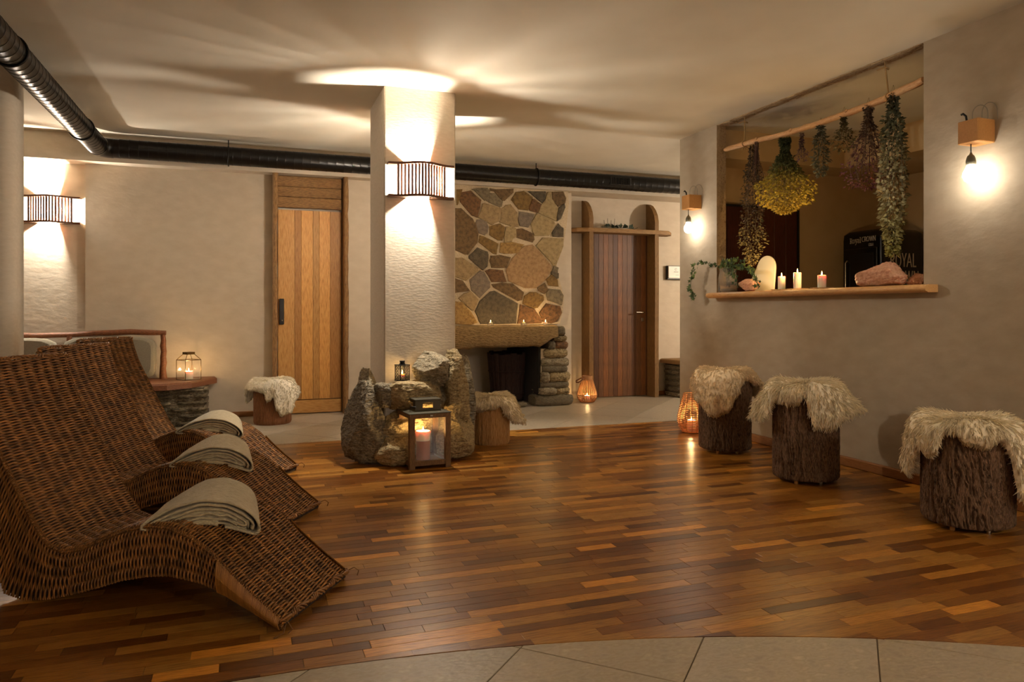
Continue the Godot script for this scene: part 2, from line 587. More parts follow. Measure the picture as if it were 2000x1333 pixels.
func build_shell() -> void:
	var back := csg_root("wall_back")
	span(back, Vector3(-3.4, -0.1, -8.4), Vector3(7.1, 2.6, -7.30), M.wall)
	span(back, Vector3(-3.3, -0.2, -7.35), Vector3(-1.38, 2.8, -7.2), M.wall, true)
	span(back, Vector3(3.34, -0.2, -7.5), Vector3(7.0, 2.8, -7.2), M.wall, true)
	span(back, Vector3(1.7, 0.0, -8.05), Vector3(2.86, 0.70, -7.2), M.wall, true)
	span(back, Vector3(0.24, 0.0, -7.36), Vector3(0.86, 2.4, -7.2), M.wall, true)
	slab("trim_1", Vector3(-3.3, 2.307, -7.49), Vector3(7.0, 2.56, -7.15), M.wall)
	var right := csg_root("wall_right")
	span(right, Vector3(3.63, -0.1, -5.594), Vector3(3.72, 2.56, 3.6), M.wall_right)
	span(right, Vector3(3.5, 1.11, -5.048), Vector3(3.9, 2.7, -3.092), M.reveal, true)
	slab("wall_left", Vector3(-3.4, -0.1, -8.0), Vector3(-3.3, 2.56, 3.6), M.wall)
	slab("wall_front", Vector3(-3.4, -0.1, 2.3), Vector3(3.72, 2.56, 2.4), M.wall)  # unseen wall, set close so that its lamps reach the stools
	slab("wall_corridor", Vector3(3.72, -0.1, -5.594), Vector3(7.0, 2.56, -5.5), M.wall)
	slab("wall_corridor_end", Vector3(7.0, -0.1, -8.0), Vector3(7.1, 2.56, -1.0), M.wall)
	slab("wall_bar_back", Vector3(5.9, -0.1, -5.5), Vector3(6.0, 2.56, -1.0), M.bar_wall)
	slab("wall_bar_front", Vector3(3.72, -0.1, -1.1), Vector3(7.0, 2.56, -1.0), M.bar_wall)
	slab("wall_bar_left", Vector3(3.72, -0.1, -5.5), Vector3(5.9, 2.56, -5.49), M.bar_wall)
	slab("ceiling", Vector3(-3.4, 2.544, -8.4), Vector3(7.1, 2.7, 3.6), M.ceiling)
	var sof := MB.new()
	sof.box(Vector3(4.81, 2.425, -5.32), Vector3(2.18, 0.25, 0.34))
	sof.box(Vector3(5.49, 2.425, -3.07), Vector3(0.82, 0.25, 4.16))
	struct("trim_2", sof, M.bar_wall)
	# column, softly chamfered
	var m := MB.new()
	m.box(Vector3(1.1105, 1.25, -5.2525), Vector3(0.505, 2.6, 0.615), 0.008)
	struct("wall_column", m, M.column)
	# rounded wall end on the left
	var rows := []
	for y in [-0.05, 2.56]:
		var row := []
		for k in 9:
			var a := PI / 2 * (1.0 - k / 8.0)
			row.append(Vector3(-1.49 + 0.1 * cos(a), y, -5.32 + 0.1 * sin(a)))
		row.append(Vector3(-1.39, y, -5.5))
		row.append(Vector3(-2.3, y, -5.5))
		row.append(Vector3(-2.3, y, -5.22))
		rows.append(row)
	var p := MB.new()
	p.outward(p.grid(rows, true))
	struct("wall_pillar", p, M.column)
	# skirting boards
	var s := MB.new()
	s.box(Vector3(3.615, 0.03, -1.05), Vector3(0.03, 0.06, 9.06), 0.006)
	struct("baseboard_right", s, M.skirting)
	var sb := MB.new()
	sb.box(Vector3(-0.06, 0.025, -7.29), Vector3(0.5, 0.05, 0.02), 0.004)
	sb.box(Vector3(1.3, 0.025, -7.29), Vector3(0.76, 0.05, 0.02), 0.004)
	sb.box(Vector3(5.7, 0.025, -7.49), Vector3(2.4, 0.05, 0.02), 0.004)
	struct("baseboard_back", sb, M.skirting)
	# broken plaster edge left above the hatch
	var e := MB.new()
	e.col = Color.WHITE
	for k in 26:
		var z := -5.04 + 0.075 * k
		var h := 0.004 + 0.014 * absf(noise_a.get_noise_1d(z * 6.0))
		e.box(Vector3(3.675, 2.546 - h / 2, z + 0.035), Vector3(0.085, h, 0.08), 0.003, rot_y(0.1 * sin(k * 2.1)))
	struct("trim_3", e, M.reveal)


func curve_front(x: float) -> float:
	return 2.26 - sqrt(maxf(4.35 * 4.35 - (x + 0.02) * (x + 0.02), 0.01))


func build_floor() -> void:
	var floor_root := struct_root("floor")
	var bed := MB.new()
	bed.box(Vector3(1.85, -0.06, -2.4), Vector3(10.5, 0.115, 12.0))
	part("bed", bed, M.grout, floor_root)
	# wooden field: bounded by the tiles in front (an arc) and at the back (a line)
	var wood := PackedVector2Array()
	for k in 60:
		var x := -3.3 + 6.915 * k / 59.0
		wood.append(Vector2(x, curve_front(x) - 0.003))
	wood.append(Vector2(3.615, -5.69))
	wood.append(Vector2(-3.3, -5.69))
	var lengths := [0.17, 0.22, 0.28, 0.34, 0.42]
	var stock := {}
	for L in lengths:
		var m := MB.new()
		m.box(Vector3(L / 2, -0.006, 0.026), Vector3(L - 0.0014, 0.012, 0.0508), 0.0006)
		stock[L] = m.mesh()
	var near := []
	var rest := []
	for k in M.strip.size():
		rest.append(MB.new())
	var z := -5.69
	while z < -0.9:
		var x := -3.3 - rng.randf() * 0.4
		while x < 3.62:
			var L: float = lengths[rng.randi() % 5]
			var tone: int = [0, 1, 2, 3, 4, 8, 0, 5, 2, 9, 1, 6, 3, 4, 8, 0, 2, 7, 9, 1, 5, 3, 8, 2][rng.randi() % 24]
			var rect := PackedVector2Array([Vector2(x, z), Vector2(x + L, z), Vector2(x + L, z + 0.052), Vector2(x, z + 0.052)])
			var zone := minf(curve_front(x), curve_front(x + L))
			var simple := z + 0.052 < zone - 0.01 and x > -3.3 and x + L < 3.61
			var ok := simple
			var clip := []
			if not simple and z < maxf(curve_front(x), curve_front(x + L)) + 0.01:
				for q in Geometry2D.intersect_polygons(rect, wood):
					if q.size() > 2:
						clip.append(q)
				ok = clip.size() > 0
			if ok:
				# how large it shows from the middle of the room's near side
				var d := Vector2(x + L / 2, z)
				var depth := d.x * 0.34 - d.y * 0.94
				var side := d.x * 0.94 + d.y * 0.34
				var seen := absf(side) < depth * 0.70 and depth > 1.9
				if d.x + 0.55 * d.y < -1.15 and d.y > -5.2:
					seen = false
				near.append([depth if seen else 99.0, x, z, L, tone, simple, clip])
			x += L
		z += 0.052
	near.sort_custom(func(a, b): return a[0] < b[0])
	for k in near.size():
		var a: Array = near[k]
		if k < 290:
			if a[5]:
				var o := part("plank", stock[a[3]], M.strip[a[4]], floor_root)
				o.position = Vector3(a[1], 0, a[2])
			else:
				var m := MB.new()
				for q in a[6]:
					m.prism(Array(q), -0.012, 0.0, 0.0004)
				part("plank", m, M.strip[a[4]], floor_root)
		elif a[5]:
			rest[a[4]].box(Vector3(a[1] + a[3] / 2, -0.006, a[2] + 0.026), Vector3(a[3] - 0.0014, 0.012, 0.0508))
		else:
			for q in a[6]:
				rest[a[4]].prism(Array(q), -0.012, 0.0, 0.0)
	# the strips past the limit: one mesh with one surface for each tone
	var joined := ArrayMesh.new()
	for k in rest.size():
		if rest[k].ix.size():
			joined.add_surface_from_arrays(Mesh.PRIMITIVE_TRIANGLES, rest[k].mesh().surface_get_arrays(0))
			joined.surface_set_material(joined.get_surface_count() - 1, M.strip[k])
	var far := MeshInstance3D.new()
	far.name = "far_planks"
	far.mesh = joined
	far.set_meta("kind", "stuff")
	floor_root.add_child(far)
	# tiles laid on the diagonal
	var front := PackedVector2Array()
	for k in 60:
		var x := -3.3 + 6.915 * k / 59.0
		front.append(Vector2(x, curve_front(x) + 0.002))
	front.append(Vector2(3.615, 1.0))
	front.append(Vector2(-3.3, 1.0))
	var rear := PackedVector2Array([Vector2(-3.3, -5.694), Vector2(3.62, -5.694), Vector2(3.62, -5.6), Vector2(7.0, -5.6), Vector2(7.0, -7.5), Vector2(3.34, -7.5), Vector2(3.34, -7.3), Vector2(2.86, -7.3), Vector2(2.86, -8.05), Vector2(1.7, -8.05), Vector2(1.7, -7.3), Vector2(-3.3, -7.36)])
	var e1 := Vector2(0.7071, 0.7071)
	var n1 := Vector2(0.7071, -0.7071)
	var others := MB.new()
	for a in range(-16, 24):
		for b in range(-16, 24):
			var p0: float = 1.95 + 0.52 * a + 0.002
			var q0: float = -0.407 + 0.48 * b + 0.002
			var quad := PackedVector2Array()
			for c in [[0.0, 0.0], [0.516, 0.0], [0.516, 0.476], [0.0, 0.476]]:
				quad.append(n1 * (p0 + c[0]) + e1 * (q0 + c[1]))
			for region in [front, rear]:
				for q in Geometry2D.intersect_polygons(quad, region):
					if q.size() < 3:
						continue
					var mid := Vector2.ZERO
					for v in q:
						mid += v
					mid /= q.size()
					var depth := mid.x * 0.34 - mid.y * 0.94
					if depth > 1.2 and absf(mid.x * 0.94 + mid.y * 0.34) < depth * 0.78:
						var m := MB.new()
						m.prism(Array(q), -0.011, 0.0, 0.0012)
						part("tile", m, M.tile[absi(a * 3 + b * 5) % 3], floor_root)
					else:
						others.prism(Array(q), -0.011, 0.0, 0.0)
	part("far_tiles", others, M.tile[0], floor_root, true)


# ---------------------------------------------------------------- doors
func build_doors() -> void:
	# narrow oak door with a board above it and two tall posts
	var d := struct_root("door_1", Vector3(0.24, 0, -7.30))
	tag(d, "narrow honey coloured oak plank door with a black pull plate", "door")
	var xs := [0.0, 0.155, 0.215, 0.325, 0.385, 0.49, 0.6]
	for k in 6:
		var m := MB.new()
		m.box(Vector3((xs[k] + xs[k + 1]) / 2 + 0.005, 1.06, -0.02), Vector3(xs[k + 1] - xs[k] - 0.0015, 1.84, 0.04), 0.0015)
		part("plank", m, M.oak[[0, 1, 2, 3, 2, 1][k]], d)
	var r := MB.new()
	r.box(Vector3(0.305, 0.07, -0.018), Vector3(0.6, 0.125, 0.044), 0.002)
	part("bottom_rail", r, M.oak_flat, d)
	var h := MB.new()
	h.box(Vector3(0.038, 0.995, 0.012), Vector3(0.045, 0.25, 0.024), 0.005)
	var hp := part("handle", h, M.black, d)
	var kh := MB.new()
	kh.lathe([Vector2(0.0, 0.0), Vector2(0.007, 0.0), Vector2(0.007, 0.004), Vector2(0.0, 0.004)], 10)
	var kp := part("keyhole", kh, M.chrome, hp)
	kp.position = Vector3(0.042, 0.91, 0.024)
	kp.rotation.x = PI / 2
	for k in 3:
		var m := MB.new()
		var rows := []
		var y0: float = [2.0, 2.105, 2.205][k]
		var y1: float = [2.103, 2.203, 2.305][k]
		for j in 13:
			var x := 0.0 + 0.6 * j / 12.0
			var wob := 0.006 * noise_a.get_noise_2d(x * 9.0, k * 7.0)
			rows.append([Vector3(x, y0 + wob, 0.0), Vector3(x, y0 + wob, 0.045), Vector3(x, y1 - 0.012 + wob, 0.05), Vector3(x, y1 + wob * 0.3, 0.03), Vector3(x, y1, 0.0)])
		var from := m.grid(rows, true)
		m.cap(rows[0])
		m.cap(rows[12])
		m.outward(from)
		part("transom_board", m, M.old_flat, d)
	for s in 2:
		var m := MB.new()
		var rows := []
		for j in 40:
			var y := 0.0 + 2.306 * j / 39.0
			var x0: float = -0.045 if s == 0 else 0.612
			var w := 0.038 + 0.012 * noise_a.get_noise_2d(y * 3.0, s * 9.0)
			var f := 0.15 + 0.012 * noise_b.get_noise_2d(y * 2.0, s * 5.0)
			rows.append([Vector3(x0, y, -0.0), Vector3(x0 + w, y, 0.0), Vector3(x0 + w + 0.004, y, f - 0.012), Vector3(x0 + w * 0.7, y, f), Vector3(x0 + 0.01, y, f - 0.004), Vector3(x0 - 0.004, y, f - 0.02)])
		var from := m.grid(rows, true)
		m.cap(rows[0])
		m.cap(rows[39])
		m.outward(from)
		part("post", m, M.old_up, d)
	# walnut door set between two round-topped uprights and a cross shelf
	var w := struct_root("door_2", Vector3(3.62, 0, -7.50))
	tag(w, "dark striped walnut door between two round topped uprights", "door")
	for k in 13:
		var m := MB.new()
		m.box(Vector3(0.02 + 0.0615 * (k + 0.5), 0.96, 0.015), Vector3(0.0605, 1.9, 0.03), 0.002)
		part("plank", m, M.dark_door[[0, 1, 0, 2, 0, 1, 2, 0, 0, 1, 0, 2, 1][k]], w)
	var plate := MB.new()
	plate.box(Vector3(0.715, 0.985, 0.034), Vector3(0.03, 0.03, 0.008), 0.003)
	plate.box(Vector3(0.715, 0.90, 0.034), Vector3(0.03, 0.045, 0.008), 0.003)
	var lever := MB.new()
	lever.tube([Vector3(0.715, 0.985, 0.036), Vector3(0.715, 0.985, 0.075), Vector3(0.70, 0.985, 0.085), Vector3(0.6, 0.985, 0.085)], 0.009, 8)
	part("handle", lever, M.chrome, w)
	part("escutcheon", plate, M.chrome, w, true)
	for s in 2:
		var x0: float = -0.035 if s == 0 else 0.805
		var m := MB.new()
		var side := []
		for q in [Vector2(0.0, 0.0), Vector2(0.205, 0.0), Vector2(0.2, 0.6), Vector2(0.207, 1.3), Vector2(0.203, 1.9), Vector2(0.204, 2.04), Vector2(0.185, 2.11), Vector2(0.14, 2.18), Vector2(0.08, 2.235), Vector2(0.02, 2.26), Vector2(0.0, 2.262)]:
			side.append(q)
		var lowp := []
		var uppp := []
		for q in side:
			lowp.append(Vector3(x0 - 0.025, q.y, q.x))
			uppp.append(Vector3(x0 + 0.025, q.y, q.x))
		var o := Vector3(x0, 1.1, 0.1)
		m.poly(lowp, o)
		m.poly(uppp, o)
		for k in side.size():
			var j := (k + 1) % side.size()
			m.poly([lowp[k], lowp[j], uppp[j], uppp[k]], o)
		part("upright", m, M.post, w)
	var shelf := MB.new()
	var outline := []
	for q in [Vector2(-0.27, 0.0), Vector2(-0.265, 0.09), Vector2(-0.2, 0.17), Vector2(-0.08, 0.215), Vector2(0.85, 0.22), Vector2(0.98, 0.2), Vector2(1.05, 0.12), Vector2(1.06, 0.0)]:
		outline.append(q)
	shelf.prism(outline, 1.888, 1.935, 0.012)
	part("cross_shelf", shelf, M.post_flat, w)
	var sp := thing("eucalyptus_sprig", "dark green sprig lying on the cross shelf above the walnut door", "foliage", Vector3(3.76, 1.9355, -7.36))
	var st := MB.new()
	st.col = Color(0.07, 0.06, 0.03)
	st.tube([Vector3(-0.02, 0.02, 0), Vector3(0.15, 0.012, 0.01), Vector3(0.3, 0.02, 0.0), Vector3(0.4, 0.01, 0.01), Vector3(0.45, 0.03, 0.0)], 0.004, 5)
	for k in 4:
		st.tube([Vector3(0.02 + 0.04 * k, 0.015, 0), Vector3(0.01 + 0.045 * k, 0.1 + 0.02 * (k % 2), 0.01)], 0.0025, 4)
	part("stem", st, M.leaf, sp)
	var lv := MB.new()
	for k in 26:
		var t := 0.05 + 0.33 * k / 26.0
		lv.col = Color(0.035, 0.05, 0.03).lerp(Color(0.07, 0.09, 0.05), rng.randf())
		leaf(lv, Vector3(t, 0.02, 0.0), Vector3(rng.randf_range(-0.5, 0.8), rng.randf_range(0.1, 1.0), rng.randf_range(-0.8, 0.8)).normalized(), 0.055, 0.042)
	part("leaves", lv, M.leaf, sp, true)
	# plaque by the corridor and a stone bench under it
	var pq := thing("door_plaque", "small white plaque on a dark slab standing in for frame and shadow, beside the walnut door", "sign", Vector3(4.78, 1.46, -7.5))
	var bk := MB.new()
	bk.box(Vector3(0, 0, 0.022), Vector3(0.23, 0.165, 0.044), 0.004)
	part("shadow_backing", bk, M.black, pq)  # dark frame and mostly the plaque's shadow, built as a black block
	var fc := MB.new()
	fc.box(Vector3(0.004, 0.004, 0.05), Vector3(0.222, 0.145, 0.012), 0.004)
	part("face", fc, M.plate, pq)
	var mk := MB.new()
	var loop := []
	for k in 12:
		loop.append(Vector3(-0.005 + 0.014 * cos(k * 0.5), 0.04 + 0.012 * sin(k * 0.5), 0.0565))
	mk.tube(loop, 0.0018, 4)
	for k in 5:
		mk.tube([Vector3(-0.035 + 0.013 * k, 0.002, 0.0565), Vector3(-0.03 + 0.013 * k, 0.014, 0.0565), Vector3(-0.025 + 0.013 * k, 0.002, 0.0565)], 0.0016, 4)
	mk.tube([Vector3(-0.01, -0.03, 0.0565), Vector3(0.035, -0.03, 0.0565)], 0.0015, 4)
	part("emblem", mk, M.ink, pq, true)
	var sbn := thing("stone_bench", "dark stone plinth with a wooden seat beside the walnut door", "bench", Vector3(4.62, 0, -7.5))
	stack_stones(sbn, 0.0, 0.75, 0.38, 0.0, 0.36, 6, 77)
	var seat := MB.new()
	seat.prism([Vector2(-0.03, 0.0), Vector2(-0.02, 0.3), Vector2(0.05, 0.42), Vector2(0.8, 0.44), Vector2(0.8, 0.0)], 0.385, 0.435, 0.012)
	part("seat", seat, M.post_flat, sbn)


func stack_stones(parent: Node3D, x0: float, x1: float, height: float, z0: float, z1: float, rows: int, seed: int) -> void:
	# a rough dry wall: a core and single flat stones
	var r := RandomNumberGenerator.new()
	r.seed = seed
	var core := MB.new()
	core.box(Vector3((x0 + x1) / 2, height / 2, (z0 + z1) / 2), Vector3(x1 - x0 - 0.05, height, absf(z1 - z0) - 0.05))
	part("core", core, M.rock[2], parent)
	var y := 0.0
	for k in rows:
		var h := height / rows * r.randf_range(0.85, 1.15)
		if k == rows - 1 or y + h > height:
			h = height - y
		if h < 0.015:
			break
		var x := x0
		while x < x1 - 0.02:
			var w := minf(r.randf_range(0.12, 0.3), x1 - x)
			if x1 - x - w < 0.06:
				w = x1 - x
			var m := MB.new()
			flat_stone(m, Vector3(x + w / 2, y + h / 2, (z0 + z1) / 2 + r.randf_range(-0.005, 0.012)), Vector3(w - 0.008, h - 0.01, absf(z1 - z0)), r.randi() % 1000)
			part("stone", m, [M.slate, M.rock[2], M.slate, M.rock[0]][r.randi() % 4], parent)
			x += w
		y += h


func flat_stone(m: MB, at: Vector3, size: Vector3, seed: int) -> void:
	# a split stone: a box whose skin is pushed about, edges worn
	var rows := []
	var nu := 8
	for j in nu + 1:
		var t := -1.0 + 2.0 * j / nu
		var ends := 1.0 - 0.25 * pow(absf(t), 6.0)
		var row := []
		for k in 14:
			var f := TAU * k / 14.0
			var cx := cos(f)
			var cy := sin(f)
			var q := pow(pow(absf(cx), 5.0) + pow(absf(cy), 5.0), -0.2)
			var n := 1.0 + 0.13 * noise_a.get_noise_3d(t * 1.6 + seed, cx * 1.3, cy * 1.3)
			row.append(at + Vector3(t * size.x / 2 * (1.0 + 0.05 * noise_a.get_noise_2d(cy * 2.0, seed)), cy * q * n * ends * size.y / 2, cx * q * n * ends * size.z / 2))
		rows.append(row)
	var from := m.grid(rows, true)
	m.cap(rows[0])
	m.cap(rows[nu])
	m.outward(from)


func leaf(m: MB, at: Vector3, dir: Vector3, length: float, width: float) -> void:
	# a small leaf folded along its middle
	var side := dir.cross(Vector3(rng.randf_range(-1, 1), rng.randf_range(-1, 1), rng.randf_range(-1, 1))).normalized()
	var up := side.cross(dir)
	var a := m.vert(at)
	var b := m.vert(at + dir * length * 0.45 + side * width / 2 + up * width * 0.15)
	var d := m.vert(at + dir * length)
	var e := m.vert(at + dir * length * 0.45 - side * width / 2 + up * width * 0.15)
	m.tri(a, b, d)
	m.tri(a, d, e)


# ---------------------------------------------------------------- duct
func build_duct() -> void:
	var d := thing("ventilation_duct", "black spiral ventilation duct running under the ceiling along two walls", "duct", Vector3(-1.22, 2.40, -7.0))
	var R := 0.082
	var runs := [["pipe", Vector3(0.09, 0, 0), Vector3(8.0, 0, 0)], ["pipe", Vector3(0, 0, 0.09), Vector3(0, 0, 8.0)]]
	for run in runs:
		var a: Vector3 = run[1]
		var b: Vector3 = run[2]
		var n := int(a.distance_to(b) / 0.075)
		var pts := []
		var rad := []
		for k in n:
			var t := float(k) / n
			for q in [[0.0, 0.0], [0.9, 0.0], [0.93, 0.0022], [0.97, 0.0022]]:
				pts.append(a.lerp(b, t + q[0] / n))
				rad.append(R + q[1])
		var m := MB.new()
		m.tube(pts, rad, 28)
		part("pipe", m, M.duct, d)
	var el := MB.new()
	var pts := []
	for k in 9:
		var f := PI / 2 * k / 8.0
		pts.append(Vector3(0.11 - 0.11 * sin(f), 0, 0.11 - 0.11 * cos(f)))
	el.tube(pts, R + 0.003, 28)
	part("elbow", el, M.duct, d)
	for q in [Vector3(1.03, 0, 0), Vector3(4.02, 0, 0), Vector3(6.4, 0, 0)]:
		var m := MB.new()
		var ring := []
		for k in 28:
			ring.append(q + Vector3(0, cos(TAU * k / 28) * (R + 0.006), sin(TAU * k / 28) * (R + 0.006)))
		m.tube(ring, 0.007, 6, true)
		m.tube([q + Vector3(0, R, 0), q + Vector3(0, 0.144, 0)], 0.005, 6)
		part("clamp", m, M.black_metal, d)
	for z in [0.68, 2.44, 4.5]:
		var m := MB.new()
		var ring := []
		for k in 28:
			ring.append(Vector3(cos(TAU * k / 28) * (R + 0.005), sin(TAU * k / 28) * (R + 0.005), z))
		m.tube(ring, 0.006, 6, true)
		part("coupling", m, M.black_metal, d)
	var gr := MB.new()
	gr.box(Vector3(4.97, 0.0, R - 0.002), Vector3(0.25, 0.085, 0.02), 0.003)
	var gp := part("grille", gr, M.black, d)
	for k in 11:
		var m := MB.new()
		m.box(Vector3(4.87 + 0.02 * k, 0.0, R + 0.011), Vector3(0.007, 0.07, 0.012), 0.001)
		part("slat", m, M.black_metal, gp)


# ---------------------------------------------------------------- fireplace
func _stone(parent: Node3D, kind: String, pts: Array) -> void:
	# one stone of the wall: outline in centimetres on the wall's face
	var m := MB.new()
	var poly := []
	var mid := Vector2.ZERO
	for k in range(0, pts.size(), 2):
		mid += Vector2(pts[k], pts[k + 1]) * 0.01
	mid /= pts.size() / 2
	for k in range(0, pts.size(), 2):
		var a := Vector2(pts[k], pts[k + 1]) * 0.01
		var j := (k + 2) % pts.size()
		var b := Vector2(pts[j], pts[j + 1]) * 0.01
		poly.append(a - (mid - a).normalized() * 0.006)
		poly.append((a + b) / 2 + (a + b - mid * 2).normalized() * (0.004 + 0.006 * noise_a.get_noise_2d(a.x * 40, a.y * 40)))
	var rise := 0.016 + 0.012 * absf(noise_a.get_noise_2d(mid.x * 7, mid.y * 7))
	# rings: wall, shoulder, crown
	var rows := []
	for ring in [[1.0, -0.03], [1.0, rise * 0.3], [0.985, rise * 0.75], [0.95, rise], [0.65, rise], [0.3, rise]]:
		var row := []
		for q in poly:
			var w: Vector2 = mid + (q - mid) * ring[0]
			var bump := 0.0 if ring[1] < rise * 0.5 else 0.007 * noise_a.get_noise_2d(w.x * 11, w.y * 11)
			row.append(Vector3(w.x, w.y, -7.215 + ring[1] + bump))
		rows.append(row)
	var from := m.grid(rows, true)
	m.cap(rows[5])
	var back: Array = rows[0].duplicate()
	back.reverse()
	m.cap(back)
	m.outward(from)
	part("stone", m, M.stone[kind], parent)


func build_fireplace() -> void:
	var fp := thing("fireplace", "rubble stone fireplace with a heavy stone mantel in the back wall", "fireplace")
	# mortar bed that ends in an uneven edge against the plaster
	var bed := MB.new()
	var edge := [[3.26, 2.307], [3.27, 2.18], [3.25, 2.0], [3.23, 1.85], [3.2, 1.72], [3.13, 1.58], [3.12, 1.45], [3.17, 1.3], [3.21, 1.16], [3.2, 1.0], [3.16, 0.86]]
	var front := []
	var rear := []
	for q in edge:
		front.append(Vector3(q[0], q[1], -7.212))
		rear.append(Vector3(q[0] + 0.02, q[1], -7.31))
	front.append_array([Vector3(1.4, 0.84, -7.212), Vector3(1.4, 2.307, -7.212)])
	rear.append_array([Vector3(1.4, 0.84, -7.31), Vector3(1.4, 2.307, -7.31)])
	var from := bed.ix.size()
	var o := bed.v.size()
	for p in front + rear:
		bed.vert(p)
	var flat := PackedVector2Array()
	for p in front:
		flat.append(Vector2(p.x, p.y))
	var tri := Geometry2D.triangulate_polygon(flat)
	for k in range(0, tri.size(), 3):
		var a := flat[tri[k]]
		var b := flat[tri[k + 1]]
		var c := flat[tri[k + 2]]
		if (b - a).cross(c - a) > 0:
			bed.tri(o + tri[k], o + tri[k + 1], o + tri[k + 2])
		else:
			bed.tri(o + tri[k], o + tri[k + 2], o + tri[k + 1])
	for k in front.size():
		var j := (k + 1) % front.size()
		bed.poly([front[k], front[j], rear[j], rear[k]], Vector3(2.2, 1.5, -7.25))
	part("mortar_bed", bed, M.mortar, fp)
	_stone(fp, "reddish", [206,223,215,225,226,216,225,208,222,198,216,200,204,213,203,217])
	_stone(fp, "gray", [216,227,222,228,233,229,236,226,232,217,230,216,220,225])
	_stone(fp, "gray", [232,216,236,224,241,224,250,216,249,211,247,210,236,214])
	_stone(fp, "brown", [236,229,243,228,262,230,262,226,252,217,250,217,241,226,236,226])
	_stone(fp, "gold", [200,225,206,226,204,219,201,210,200,210])
	_stone(fp, "brown", [197,206,205,206,217,196,220,191,223,181,222,172,212,159,209,159,197,164])
	_stone(fp, "tan", [228,212,230,213,247,209,249,208,246,195,238,191,232,194,223,198,226,204])
	_stone(fp, "tan", [249,208,254,212,259,213,266,205,268,190,262,190,247,194,249,202])
	_stone(fp, "gold", [261,220,265,226,274,228,284,222,279,208,268,209,263,215,260,218])
	_stone(fp, "dark", [279,228,299,229,298,220,295,217,285,224])
	_stone(fp, "reddish", [284,220,286,220,294,215,290,206,281,208,280,210])
	_stone(fp, "pale", [301,228,306,229,306,222,314,212,312,198,291,206,294,214,299,220])
	_stone(fp, "brown", [307,229,320,230,323,223,322,218,314,214,308,220])
	_stone(fp, "dark", [315,212,321,217,322,213,317,201,313,198,312,202])
	_stone(fp, "purple", [269,206,286,204,281,193,279,190,270,191,268,198])
	_stone(fp, "pale", [289,205,309,198,310,195,303,182,287,181,284,186,282,194])
	_stone(fp, "dark", [314,195,320,190,320,181,308,181,307,185])
	_stone(fp, "purple", [222,195,228,196,232,194,234,188,233,182,230,180,224,182,220,191])
	_stone(fp, "gold", [236,189,247,192,252,189,251,179,249,175,245,175,236,180])
	_stone(fp, "pale", [254,189,260,190,265,188,265,179,261,177,260,174,252,173,252,179])
	_stone(fp, "brown", [266,187,272,188,285,183,286,177,284,174,265,179])
	_stone(fp, "gold", [225,179,229,178,245,171,243,160,239,161,224,172])
	_stone(fp, "ochre", [248,172,261,173,274,171,267,162,252,161,247,162])
	_stone(fp, "pale", [296,179,320,179,320,171,313,154,310,145,306,153,288,170])
	_stone(fp, "dark", [222,166,233,162,234,159,233,147,228,143,213,155,213,157])
	_stone(fp, "brown", [237,158,247,159,259,157,254,146,238,146,236,153])
	_stone(fp, "rose", [274,169,284,171,291,166,306,149,306,144,299,134,288,125,276,125,257,132,254,143,261,156,267,162])
	_stone(fp, "tan", [197,155,206,155,223,145,223,142,210,132,197,136])
	_stone(fp, "purple", [225,142,229,141,236,130,236,125,225,114,216,122,214,132])
	_stone(fp, "brown", [197,134,206,131,214,121,197,119])
	_stone(fp, "tan", [202,113,208,118,215,120,223,112,218,101,216,101])
	_stone(fp, "ochre", [197,110,206,109,215,99,222,88,215,86,197,87])
	_stone(fp, "reddish", [231,142,236,144,250,143,254,131,238,131])
	_stone(fp, "brown", [238,128,250,130,261,129,274,120,272,112,267,111,240,125])
	_stone(fp, "dark", [236,120,241,121,267,108,265,87,226,87,224,90,220,100,225,110])
	_stone(fp, "reddish", [270,107,286,102,295,91,294,87,267,87])
	_stone(fp, "gold", [275,116,281,120,288,120,296,117,297,112,290,104,286,103,273,108])
	_stone(fp, "reddish", [300,108,316,105,318,98,313,89,306,87,296,89,292,98])
	_stone(fp, "gray", [303,124,316,123,320,117,318,107,302,112,300,119])
	_stone(fp, "brown", [290,125,298,130,302,123,298,119,291,122])
	_stone(fp, "gold", [300,134,306,139,313,134,314,127,303,128])
	_stone(fp, "dark", [306,143,314,141,314,136,312,135,306,140])
	_stone(fp, "gray", [309,149,314,147,313,142,307,143])
	# mantel stone
	var mantel := MB.new()
	var rows := []
	for j in 25:
		var x := 1.5 + 1.53 * j / 24.0
		var n := noise_a.get_noise_1d(x * 3.0)
		var n2 := noise_a.get_noise_1d(x * 7.0 + 40)
		var low := 0.625 + 0.03 * n2 + (0.03 if x < 2.1 else 0.0) * sin(x * 9) + maxf(0.0, x - 2.86) * 0.6
		var fz := -6.95 + 0.02 * n
		var fin := 1.0 if j < 24 else 0.93
		rows.append([Vector3(x, 0.68, -7.30), Vector3(x, low + 0.03, -7.12), Vector3(x, low, fz - 0.06), Vector3(x, low + 0.025, fz - 0.008), Vector3(x, 0.72, fz + 0.012 * n2), Vector3(x, 0.80 * fin + 0.055 * (1 - fin), fz), Vector3(x, 0.835 + 0.006 * n, fz - 0.012), Vector3(x, 0.85 + 0.004 * n2, fz - 0.05), Vector3(x, 0.852, -7.12), Vector3(x, 0.855, -7.30)])
	from = mantel.grid(rows, true)
	mantel.cap(rows[0])
	mantel.cap(rows[24])
	mantel.outward(from)
	part("mantel", mantel, M.beam, fp)
	# right pier of stacked stones, each its own piece
	var core := MB.new()
	core.box(Vector3(3.01, 0.3, -7.18), Vector3(0.27, 0.6, 0.25))
	core.box(Vector3(3.07, 0.68, -7.18), Vector3(0.11, 0.3, 0.24))
	part("pier_core", core, M.mortar, fp)
	var near_black := MB.new()
